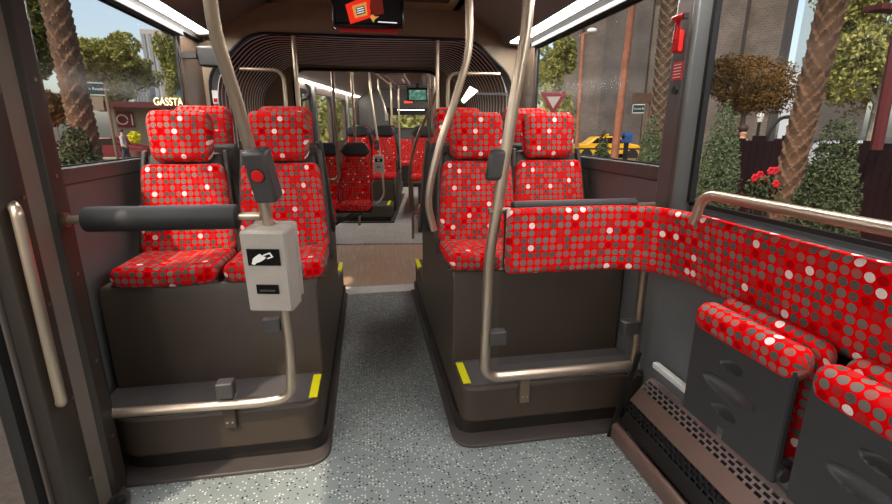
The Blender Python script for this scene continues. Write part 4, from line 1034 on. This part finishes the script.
# ground
am = plain('asphalt', (60, 50, 42), .85, var=.25, scale=30, bump=.6, bscale=90)
struct('ground', MB().box(-90, 120, -60, 140, ZG - .3, ZG), am)
struct('road_line_1', MB().box(-3.4, -3.25, -20, 12, ZG, ZG + .004), M['white'])
struct('road_line_2', MB().prism([(-4.6, 3.0), (-1.7, 4.1), (-1.7, 4.35), (-4.6, 3.25)], ZG, ZG + .005, 'z'), M['white'])
pav = plain('pavement', (140, 128, 112), .85, var=.1)
struct('pavement_left', MB().box(-60, -9.0, 0, 60, ZG, ZG + .1), pav)
struct('pavement_right', MB().prism([(9.5, -20), (40, -20), (40, 60), (9.5, 60)], ZG, ZG + .12, 'z'), plain('verge', (104, 86, 50), .95, var=.3, scale=3))
PALM_LEAF = plain('palm_leaf', (84, 100, 52), .6)
def palm_trunk(label, p0, p1, r0, r1, mat, seed=0):
    p0, p1 = Vector(p0), Vector(p1); Lh = (p1 - p0).length; ax = (p1 - p0).normalized(); u_ = ax.orthogonal().normalized(); w_ = ax.cross(u_)
    ns, nr = 63, int(Lh / .028); vs = []; fs = []; NS = 6
    for j in range(nr + 1):
        t = j / nr; h = t * Lh; R = r0 + (r1 - r0) * t
        for i in range(ns):
            a = 2 * PI * i / ns
            pa, pb = a / (2 * PI) * NS, h / .20
            tt_ = (((pa + pb) % 1) + 1 - ((pa - pb) % 1)) / 2
            k = .88 + .34 * tt_ ** 1.5 + .06 * mnoise.noise(Vector((a * 2, h * 6, seed)))
            vs.append(p0 + ax * h + (u_ * math.cos(a) + w_ * math.sin(a)) * R * k * .9)
    for j in range(nr):
        for i in range(ns):
            i2 = (i + 1) % ns; fs.append((j * ns + i, j * ns + i2, (j + 1) * ns + i2, (j + 1) * ns + i))
    t = single('palm_tree', MB().add(vs, fs), mat, label, 'palm tree', smooth=25)
    rnd = random.Random(seed + 40)
    for k in range(16):
        a = 2 * PI * k / 16 + rnd.uniform(-.1, .1); el = rnd.uniform(.1, 1.0); Lf = rnd.uniform(1.9, 2.5); sp = []
        for i in range(12):
            u = i / 11; sp.append(p1 + Vector((math.cos(a) * Lf * u, math.sin(a) * Lf * u, Lf * (el * u - (.5 + el) * u * u))))
        fv = []; ff = []; sd = Vector((-math.sin(a), math.cos(a), 0))
        for i in range(1, 12):
            for j in range(3):
                c = sp[i - 1].lerp(sp[i], j / 3); ln = .55 * math.sin(PI * min(1, (i + j / 3) / 12.5) ** .7) + .05
                for s_ in (-1, 1):
                    o = len(fv); d = (sp[i] - sp[i - 1]).normalized(); tip = c + sd * s_ * ln + d * ln * .5 - Vector((0, 0, ln * .45)); fv += [c - d * .03, c + d * .03, tip]; ff.append((o, o + 1, o + 2))
        part('frond', MB().add(fv, ff), PALM_LEAF, t, smooth=0)
    return t
pm = plain('palm_bark', (108, 80, 60), .9, var=.35, scale=9, bump=.6, bscale=60)
a, b = far(88, 150, 9), far(50, -20, 9); a = a + (a - b) * ((a.z - ZG) / (b.z - a.z)); b = b + (b - a) * .5
palm_trunk('leaning palm trunk with scaly bark seen through the left window', a, b, .185, .17, pm)
a, b = far(790, 172, 7.5), far(836, -10, 7.5); a = a + (a - b) * ((a.z - ZG) / (b.z - a.z)); b = b + (b - a) * .5
palm_trunk('sunlit palm trunk with scaly bark behind the right near window', a, b, .155, .155, pm, 3)
a, b = far(658, 150, 12), far(672, -20, 12); a.z = ZG; b = b + (b - a) * .5
palm_trunk('shaded palm trunk beside the pillar in the right rear window', a, b, .20, .20, plain('palm_bark_shaded', (92, 74, 58), .9, var=.35, scale=9), 5)  # darker copy of the bark, this trunk's shade is put into the colour
# ---- left side
tree('tree', 'broad green tree behind the petrol station on the left', 122, 44, 36, 108, 92, L_yg, bark, 26000, .13, 3)
tree('tree', 'tall dark green tree at the left edge of the left window', 38, 22, -40, 88, 50, L_green, bark, 16000, .08, 4)
tree('tree', 'green tree in front of the tower, beside the left window frame', 176, 40, 30, 100, 26, L_yg, bark, 9000, .11, 5)
tree('tree', 'small ochre tree low behind the left palm trunk', 57, 30, 88, 128, 26, L_or, bark, 6000, .08, 6)
def bush(label, u, dist, v0, v1, width, lm, n=5000, seed=1, size=.05):
    top, bot = far(u, v0, dist), far(u, v1, dist); W = width * sz(u, dist); H = top.z - ZG; c = Vector((bot.x, bot.y, ZG))
    rnd = random.Random(seed); bl = [((c.x, c.y, ZG + H * .42), (W * .42, W * .42, H * .42)), ((c.x, c.y, ZG + H * .7), (W * .27, W * .27, H * .29))]
    for k in range(8):
        a = rnd.uniform(0, 6.28); bl.append(((c.x + math.cos(a) * W * .28, c.y + math.sin(a) * W * .28, ZG + H * rnd.uniform(.15, .65)), (W * .18, W * .18, H * .18)))
    t = thing('bush', label, 'bush', c); part('foliage', tree_leaves(bl, n, size, seed), lm, t, smooth=0)
    part('stem', MB().tube([(c.x, c.y, ZG), (c.x, c.y, ZG + H * .6)], [.05, .015], 6), bark, t); return t
bush('round dark green bush at the foot of the left palm trunk', 78, 8.2, 122, 160, 56, L_bush, 12000, 2, .03)
# tower
def tower(name, label, u, v0, dist, wpx, rgb, rgb2, nv=14, cat='building', depth=None):
    base = far(u, 129, dist); top = far(u, v0, dist); W = wpx * sz(u, dist); H = top.z - ZG
    t = thing(name, label, cat, (base.x, base.y, ZG)); mt = plain(name + '_wall', rgb, .8); m2 = plain(name + '_glass', rgb2, .3)
    D = depth or W; mb = MB().box(base.x - W / 2, base.x + W / 2, base.y - D / 2, base.y + D / 2, ZG, ZG + H); part('wall', mb, mt, t)
    mb = MB()
    for k in range(nv):
        x = base.x - W / 2 + W * (k + .2) / nv; mb.box(x, x + W / nv * .55, base.y - D / 2 - .3, base.y - D / 2, ZG + 2, ZG + H * .96)
        y = base.y - D / 2 + D * (k + .2) / nv; mb.box(base.x + W / 2, base.x + W / 2 + .3, y, y + D / nv * .55, ZG + 2, ZG + H * .96)
    part('window_band', mb, m2, t); return t
tower('tower_building', 'tall pale office tower behind the trees on the left', 171, 33, 220, 21, (170, 158, 148), (118, 126, 134), 4)
tower('apartment_building', 'low pale building between the trees and the tower', 150, 60, 190, 14, (150, 140, 128), (110, 116, 120), 5)
# petrol station
cr = plain('maroon_paint', (84, 20, 22), .7); wl = plain('station_wall', (150, 136, 116), .8)
A = far(86, 129, 36); B = far(215, 129, 36); ex = (B - A); ex.z = 0; Ls = ex.length; ex.normalize(); ey = Vector((-ex.y, ex.x, 0))
Tst = Matrix((ex, ey, Vector((0, 0, 1)))).transposed().to_4x4()
lx = lambda u: (far(u, 129, 36) - A).dot(ex)
zt = far(150, 103, 36).z; z2 = far(150, 107, 36).z
t = thing('petrol_station', 'low pale petrol station with maroon roof band behind the left window', 'building', (0, 0, 0)); t.matrix_world = Matrix.Translation((A.x, A.y, ZG)) @ Tst
hz = zt - ZG
part('roof', MB().box(.3, Ls + 6, -1.2, 8, hz - .35, hz), cr, t); part('wall', MB().box(1.2, Ls + 6, .2, 7.5, 0, hz - .35), wl, t)
for x in (1.3, 4.0, 7.0): part('column', MB().box(x, x + .3, -1.0, -.7, 0, hz - .35), wl, t)
part('wall_sign', MB().box(lx(118.5), lx(136), .12, .2, hz - 1.5, hz - .55), plain('sign_red', (126, 24, 26), .5), t)
part('sign_symbol', MB().tube([(lx(124) + .28 * math.cos(a * .5), .1, hz - 1.03 + .28 * math.sin(a * .5)) for a in range(13)], .04, 5).box(lx(133), lx(134.2), .08, .12, hz - 1.35, hz - .72), M['ivory'], t)
part('signboard', MB().box(lx(85), lx(110), -1.5, -1.3, hz - .55, hz + .2), plain('board_tan', (140, 122, 102), .7), t)
gl = emit('lit_letters', (255, 226, 160), 2.4)
mw = Matrix.Translation((A.x, A.y, ZG)) @ Tst @ face_to(Vector((lx(157.5), -1.26, hz + .02)), (0, -1, 0)) @ Matrix.Diagonal((1, 1.45, 1, 1))
text_part('lettering', 'GASSTATION', .44, gl, t, mw, .04, 'LEFT')
# red pickup + person + small plant sign
def car(name, label, pos, yaw, body_mat, Lc=4.4, W=1.8, taxi=False):
    t = thing(name, label, 'car', (0, 0, 0)); t.matrix_world = Matrix.Translation((pos[0], pos[1], ZG)) @ Matrix.Rotation(yaw, 4, 'Z')
    prof = [(-2.2, .35), (-2.2, .78), (-2.0, .92), (-1.35, .98), (-.85, 1.38), (.55, 1.42), (1.15, 1.0), (2.05, .85), (2.2, .6), (2.2, .35)]
    P = smooth_path([(x, 0, z) for x, z in prof], .15, 4); part('body', MB().prism([(p.x, p.z) for p in P], -W / 2, W / 2, 'y'), body_mat, t, bevel=.06)
    for s in (-1, 1):
        y = s * (W / 2 + .006); part('side_window', MB().prism([(-1.1, 1.0), (-.78, 1.32), (.48, 1.35), (.95, 1.0)], min(y, y - s * .01), max(y, y - s * .01), 'y'), M['black'], t)
        for x in (-1.35, 1.4): part('wheel', MB().disc((x, s * (W / 2 - .18), .33), (0, s, 0), .33, .2, 18), M['rubber'], t)
    if taxi:
        part('roof_sign', MB().box(-.35, .1, -.15, .15, 1.42, 1.55), body_mat, t, bevel=.02)
        part('roof_rail', MB().box(-.7, .4, -.6, -.55, 1.42, 1.46), M['rubber'], t)
        part('stripe', MB().box(-1.9, 1.9, -W / 2 - .01, -W / 2, .62, .72), M['rubber'], t)
    return t
p = far(108, 140, 33); car('car', 'dark red car parked in front of the petrol station', p, .1, plain('dark_red_paint', (104, 18, 26), .3))
def person(label, pos, yaw, shirt, trousers, h=1.72, step=.22, hair=(60, 40, 30)):
    t = thing('person', label, 'person', (0, 0, 0)); t.matrix_world = Matrix.Translation((pos[0], pos[1], ZG + .1)) @ Matrix.Rotation(yaw, 4, 'Z')
    k = h / 1.72; S = plain('skin', (190, 140, 112), .6)
    def skin_mesh(nm, joints, edges, radii, mat):
        me = bpy.data.meshes.new(nm); me.from_pydata([(a * k, b * k, c * k) for a, b, c in joints], edges, []); me.materials.append(mat)
        o = bpy.data.objects.new(nm, me); COL.objects.link(o); o.parent = t
        md = o.modifiers.new('skin', 'SKIN'); md.use_smooth_shade = True
        for i, r in enumerate(radii): me.skin_vertices[0].data[i].radius = (r * k, r * k); me.skin_vertices[0].data[i].use_root = (i == 0)
        o.modifiers.new('sub', 'SUBSURF').levels = 1; o.modifiers['sub'].render_levels = 1; return o
    J = [(0, 0, .92), (0, 0, 1.15), (0, 0, 1.42), (0, 0, 1.50), (0, 0, 1.56), (.02, 0, 1.64), (0, .19, 1.40), (-.05, .24, 1.12), (.08, .24, .88), (0, -.19, 1.40), (.05, -.24, 1.12), (.18, -.24, .92),
         (0, .09, .88), (step * .6, .09, .50), (step * .7, .09, .07), (step * 1.2, .09, .04), (0, -.09, .88), (-step * .2, -.09, .50), (-step * 1.3, -.09, .10), (-step * .8, -.09, .04)]
    E = [(0, 1), (1, 2), (2, 3), (3, 4), (4, 5), (2, 6), (6, 7), (7, 8), (2, 9), (9, 10), (10, 11), (0, 12), (12, 13), (13, 14), (14, 15), (0, 16), (16, 17), (17, 18), (18, 19)]
    skin_mesh('body', J, E, [.12, .11, .13, .055, .07, .085, .05, .04, .03, .05, .04, .03, .085, .06, .045, .035, .085, .06, .045, .035], S)
    skin_mesh('shirt', [J[i] for i in (0, 1, 2, 6, 7, 9, 10)], [(0, 1), (1, 2), (2, 3), (3, 4), (2, 5), (5, 6)], [.15, .14, .155, .068, .055, .068, .055], shirt)
    skin_mesh('trousers', [J[i] for i in (0, 12, 13, 14, 16, 17, 18)], [(0, 1), (1, 2), (2, 3), (0, 4), (4, 5), (5, 6)], [.135, .10, .075, .06, .10, .075, .06], trousers)
    part('hair', MB().ball((-.015 * k, 0, 1.68 * k), (.10 * k, .09 * k, .085 * k)), plain('hair', hair, .7), t)
    return t
p = far(123, 140, 26); person('walking person in a pale grey top and dark trousers by the petrol station', p, .1, plain('grey_top', (176, 176, 178), .8), plain('dark_trousers', (60, 62, 74), .8))
p = far(134, 133, 28); t = thing('planter', 'round planter with a small bright yellow shrub by the petrol station', 'planter', (p.x, p.y, ZG + .1))
part('tub', MB().tube([(p.x, p.y, ZG + .1), (p.x, p.y, ZG + .8)], [.28, .36], 14), plain('tub_brown', (96, 60, 44), .8), t)
part('shrub', tree_leaves([((p.x, p.y, ZG + 1.45), (.26, .26, .30))], 500, .06, 9), plain('yellow_leaves', (214, 206, 30), .7), t, smooth=0)
# street sign left
def street_sign(label, u, v0, v1, dist, wpx, body, nrm_u=None):
    a = far(u, (v0 + v1) / 2, dist); W = wpx * sz(u, dist) * .95; H = (v1 - v0) * sz(u, dist)
    t = thing('street_sign', label, 'sign', (0, 0, 0)); d = Vector((C0.x - a.x, C0.y - a.y, 0)).normalized(); mw = face_to(Vector((a.x, a.y, a.z)), d)
    t.matrix_world = Matrix.Translation((a.x, a.y, ZG)); z = a.z - ZG
    px_ = Vector((-d.y, d.x, 0))
    q = MB().box(-W / 2, W / 2, -.02, .02, z - H / 2, z + H / 2); ang = math.atan2(px_.y, px_.x)
    q.xf(lambda p: Matrix.Rotation(ang, 3, 'Z') @ p); part('plate', q, plain('sign_green', (30, 58, 52), .4), t)
    q = MB()
    for (x0, x1, z0_, z1_) in ((-W / 2, W / 2, z - H / 2, z - H / 2 + .02), (-W / 2, W / 2, z + H / 2 - .02, z + H / 2), (-W / 2, -W / 2 + .02, z - H / 2, z + H / 2), (W / 2 - .02, W / 2, z - H / 2, z + H / 2)): q.box(x0, x1, -.026, .026, z0_, z1_)
    q.xf(lambda p: Matrix.Rotation(ang, 3, 'Z') @ p); part('border', q, M['ivory'], t)
    text_part('lettering', body, H * .30, M['ivory'], t, face_to(Vector((a.x, a.y, a.z)) + d * .03, d), .002)
    part('post', MB().tube([(W * .45 * math.cos(ang), W * .45 * math.sin(ang), 0), (W * .45 * math.cos(ang), W * .45 * math.sin(ang), z + H / 2)], .035, 8), M['steel_dark'], t)
    return t
street_sign('green street name sign on a thin post right of the left palm trunk', 96, 83, 95, 14, 17, 'Bath Rosebery')
street_sign('green street name sign between the right palm and the utility poles', 639, 104.5, 113, 14, 13, 'Sunset Bl')
a = far(641, 98, 15); t = single('billboard', MB().box(a.x - .28, a.x + .28, a.y - .03, a.y + .03, a.z - .14, a.z + .14).tube([(a.x + .3, a.y, ZG), (a.x + .3, a.y, a.z + .1)], .03, 8), plain('board_brown', (128, 96, 72), .8), 'plain brown board above the green street sign on the right', 'sign')

# ---- right side
bm1 = brick_mat('grey_brick', (102, 92, 84), (88, 78, 72), (112, 102, 94), 1.6)
bm2 = brick_mat('grey_brick_dark', (84, 78, 74), (74, 68, 66), (94, 88, 84), 1.6)
# the tall brick building: faces the road, its faces stepping in and out
def far2(u, dist): p = far(u, 129, dist); return (p.x, p.y)
q0 = far2(556, 44); q1 = far2(766, 38)
dx, dy = q1[0] - q0[0], q1[1] - q0[1]; Lb = math.hypot(dx, dy); ex = Vector((dx / Lb, dy / Lb, 0)); ey = Vector((-ex.y, ex.x, 0))
t = thing('brick_building', 'huge grey brown brick building filling the right windows', 'building', (0, 0, 0)); t.matrix_world = Matrix.Translation((q0[0], q0[1], ZG)) @ Matrix((ex, ey, Vector((0, 0, 1)))).transposed().to_4x4()
part('wall', MB().box(0, Lb, 0, 3, 0, 60), bm1, t)
for k, (a, b, d) in enumerate(((0, 2.2, -.5), (4.2, 7.8, -.35), (11, 14.0, -.9), (18.2, 20.8, -.5))): part('wall_bay', MB().box(a, b, d, .0, 0, 60), bm2 if k % 2 else bm1, t)
for k in range(3):
    part('ledge', MB().box(-.1, Lb + .1, -1.0, 0, 12 + k * 12, 12.4 + k * 12), bm2, t)
tower('glass_tower', 'pale blue glass tower beyond the right brick building', 803, -300, 150, 24, (176, 196, 204), (150, 178, 190), 6)
tower('office_building', 'white building low between the brick wall and the palm', 789, 72, 120, 12, (214, 218, 220), (150, 170, 180), 4)
tree('tree', 'green tree right of the right rear window frame, behind the yield sign', 551, 18, 34, 108, 40, L_yg, bark, 12000, .05, 11)
tree('tree', 'rusty brown leaved tree in the right near window', 742, 15, 44, 118, 125, L_or, bark, 15000, .036, 12)
tree('tree', 'large pale green tree with grey branches at the right picture edge', 872, 17, -110, 118, 165, L_yg, bark2, 30000, .065, 13)
bush('dense green conifer bush below the right palm trunk', 822, 5.6, 118, 210, 78, L_bush, 26000, 21, .015)
bush('dense green conifer bush next to the right window pillar', 712, 6.6, 104, 205, 52, L_pale, 20000, 22, .015)
bush('pale green bush between the palm and the pillar in the right rear window', 648, 9, 114, 165, 34, L_pale, 12000, 23, .02)
bush('small green shrub behind the yellow taxi', 603, 16, 130, 145, 16, L_bush, 1500, 24, .05)
# fence, scalloped planks
def fence(label, ua, ub, dist_a, dist_b, vtop, scallops=3):
    A, B = far(ua, 129, dist_a), far(ub, 129, dist_b); dv = B - A; dv.z = 0; Lf = dv.length; ex = dv.normalized(); ey = Vector((-ex.y, ex.x, 0))
    zt = far((ua + ub) / 2, vtop, (dist_a + dist_b) / 2).z - ZG
    t = thing('fence', label, 'fence', (0, 0, 0)); t.matrix_world = Matrix.Translation((A.x, A.y, ZG)) @ Matrix((ex, ey, Vector((0, 0, 1)))).transposed().to_4x4()
    mb = MB(); n = int(Lf / .13)
    for i in range(n):
        x = i * Lf / n; ph = (x / Lf * scallops) % 1; h = zt - .12 * (1 - math.sin(ph * PI))
        mb.prism([(x, .05), (x + Lf / n - .012, .05), (x + Lf / n - .012, h), (x, h)], 0, .025, 'y')
    part('planks', mb, plain('maroon_wood', (46, 14, 13), .7, var=.2, scale=3), t)
    part('rail', MB().box(0, Lf, .025, .07, .3, .38).box(0, Lf, .025, .07, zt - .5, zt - .42), cr, t)
    for x in (0, Lf / 2, Lf): part('post', MB().box(x - .05, x + .05, .03, .12, 0, zt - .1), cr, t)
    return t
fence('maroon plank fence with wavy top left of the right palm', 722, 800, 9.5, 8.5, 135, 3)
fence('maroon plank fence with wavy top at the right picture edge', 835, 960, 8.6, 7.2, 138, 4)
t = single('shelter_post', MB().tube([far(876, 150, 6.2), far(899, 30, 6.2)], .05, 8), cr, 'slanted maroon post at the right picture edge', 'post')
a = far(888, 8, 6.5); single('roof_corner', MB().box(a.x - .14, a.x + 1.0, a.y - .05, a.y + .12, a.z - .02, a.z + .03), cr, 'red roof corner poking in at the top right', 'roof')
# flowers
rf = plain('red_petals', (206, 24, 40), .6)
for i, (u, v) in enumerate(((755, 178), (760, 175), (766, 179), (771, 171), (776, 171), (763, 183), (776, 184), (769, 191), (754, 184))):
    p = far(u, v, 6.4 + .1 * (i % 3)); t = thing('flower', ['red flower at the left of the flower bed cluster', 'red flower on tall stem near the left of the cluster', 'red flower in the middle of the cluster', 'red flower topmost in the cluster', 'red flower top right of the cluster, by the palm', 'red flower low in the cluster centre', 'red flower right in the cluster, beside the palm foot', 'red flower lowest in the cluster', 'red flower leftmost and low in the cluster'][i], 'flower', (p.x, p.y, ZG), 'red flowers in front of the maroon fence')
    mb = MB()
    for k in range(6):
        a = k * PI / 3; mb.ball((p.x + .028 * math.cos(a), p.y, p.z + .028 * math.sin(a)), (.026, .012, .022), 8, 5)
    part('bloom', mb, rf, t); part('stem', MB().tube([(p.x, p.y + .01, ZG + .1), (p.x, p.y + .01, p.z)], .006, 5), L_bush, t)
    part('leaves', tree_leaves([((p.x, p.y + .03, p.z - .15), (.10, .08, .13))], 60, .03, i), L_bush, t, smooth=0)
grass = MB(); rnd = random.Random(5)
vs = []; fs = []
for _ in range(14000):
    u = rnd.uniform(690, 960); dst = rnd.uniform(5.2, 9.0); p = far(u, 129, dst); h = rnd.uniform(.12, .34); a = rnd.uniform(0, 6.28); s = .02; o = len(vs)
    vs += [(p.x - s * math.cos(a), p.y - s * math.sin(a), ZG + .1), (p.x + s * math.cos(a), p.y + s * math.sin(a), ZG + .1), (p.x + rnd.uniform(-.08, .08), p.y + rnd.uniform(-.08, .08), ZG + .12 + h)]; fs.append((o, o + 1, o + 2))
o = single('grass', MB().add(vs, fs), leaf_mat('dry_grass', (84, 66, 26), (132, 108, 44), (150, 132, 60)), 'dry yellow green ground plants along the maroon fence', 'grass', smooth=0, kind='stuff')
# utility poles, lamp, yield sign, taxi, mail box
rod = plain('rusty_pole', (150, 96, 70), .7, var=.25, scale=5)
a, b = far(614, 150, 13), far(634.5, -15, 13); a.z = ZG; b2 = a + (b - a) * 1.6
single('utility_pole', MB().tube([a, b2], [.10, .085], 10), rod, 'thick rusty brown pole in the middle of the right rear window', 'pole')
a, b = far(577, 150, 16), far(583, 34, 16); a.z = ZG
t = thing('street_lamp', 'thin brown street lamp left of the thick pole in the right rear window', 'street lamp', (a.x, a.y, ZG))
part('post', MB().tube([a, b], [.07, .05], 8), rod, t)
c = far(592, 31, 16); part('arm', MB().tube([b, c], .025, 6), rod, t); part('lamp_head', MB().ball(c, (.16, .12, .09)), M['white'], t)
c = far(553.5, 101, 7.5); s = 13.5 * sz(553, 7.5); d = Vector((C0.x - c.x, C0.y - c.y, 0)).normalized(); e = Vector((-d.y, d.x, 0))
t = thing('yield_sign', 'red and white triangular yield sign above the right window seat', 'sign', (c.x, c.y, ZG))
def tri(sc_, off, mat, nm):
    P = [c + e * x * s * sc_ + Vector((0, 0, 1)) * z * s * sc_ + d * off for x, z in ((-1, .62), (1, .62), (0, -1.05))]
    P2 = [p - d * .012 for p in P]; part(nm, MB().add(P + P2, [(0, 1, 2), (5, 4, 3), (0, 3, 4, 1), (1, 4, 5, 2), (2, 5, 3, 0)]), mat, t, smooth=0)
tri(1, 0, plain('sign_red2', (116, 16, 26), .5), 'plate'); tri(.50, .006, M['validator'], 'white_triangle'); 
part('post', MB().tube([(c.x - d.x * .04, c.y - d.y * .04, ZG), (c.x - d.x * .04, c.y - d.y * .04, c.z + .05)], .03, 8), M['steel_dark'], t)
p = far(606, 145, 31.5); car('taxi', 'yellow taxi parked beyond the right rear window', p, math.radians(-14), plain('taxi_yellow', (214, 160, 26), .35), taxi=True)
p = far(627, 137, 11.5); t = thing('mail_box', 'blue mail box on a leg next to the yellow taxi', 'mail box', (p.x, p.y, ZG))
part('box', MB().box(p.x - .09, p.x + .09, p.y - .08, p.y + .08, p.z - .12, p.z + .03).tube([(p.x - .09, p.y, p.z + .03), (p.x + .09, p.y, p.z + .03)], .075, 12), plain('blue_paint', (36, 76, 130), .4), t); part('leg', MB().box(p.x - .04, p.x + .04, p.y - .04, p.y + .04, ZG, p.z - .12), M['rubber'], t)
p = far(743, 134, 12.0); person('person with short dark hair and a dark top behind the maroon fence', p, -1.2, plain('dark_top', (40, 44, 60), .8), plain('dark_trousers2', (50, 50, 56), .8), 1.80)
for i, (u, vt, dd) in enumerate(((760, 119, 20), (783, 117, 22))):
    p = far(u, vt, dd); t = thing('street_lamp', ['small black lantern on a post behind the fence', 'black street lamp with a glowing warm lamp by the right palm'][i], 'street lamp', (p.x, p.y, ZG))
    if i == 0:
        part('post', MB().tube([(p.x, p.y, ZG), (p.x, p.y, p.z - .1)], .05, 8), M['rubber'], t); part('lantern', MB().tube([(p.x, p.y, p.z - .1), (p.x, p.y, p.z + .12), (p.x, p.y, p.z + .25)], [.07, .12, .02], 8), M['ivory'], t)
    else:
        q = far(797, 117, dd); part('post', MB().tube(smooth_path([(p.x - .6, p.y, ZG), (p.x - .5, p.y, p.z - .5), (p.x - .1, p.y, p.z), q], .5, 8), .07, 8), M['rubber'], t); part('lamp_head', MB().ball(q, .10), emit('warm_lamp', (255, 214, 140), 6), t)
p = far(850, 133, 24); car('car', 'white vehicle far behind the right conifer bush', p, -.8, plain('white_car_paint', (170, 174, 178), .4))
# behind the bus: trees seen through the rear window
q = RC @ Vector((.2, 22, 0))
t = thing('hedge', 'row of yellow green trees seen through the rear window', 'hedge', (q.x, q.y, ZG))
bl = [((q.x - 6 + 2.2 * k, q.y + (k % 3), 1.6 + .5 * (k % 2)), (2.0, 1.6, 2.1)) for k in range(7)]
part('foliage', tree_leaves(bl, 7000, .18, 31), L_yg, t, smooth=0)
q = far(322, 129, 34); t = thing('hedge', 'green trees seen through the far left side windows', 'hedge', (q.x, q.y, ZG))
bl = [((q.x - 9 + 2.6 * k, q.y + 1.5 * (k % 2), 1.6 + .4 * (k % 2)), (1.8, 1.6, 2.1)) for k in range(7)]
part('foliage', tree_leaves(bl, 7000, .16, 33), L_yg, t, smooth=0)
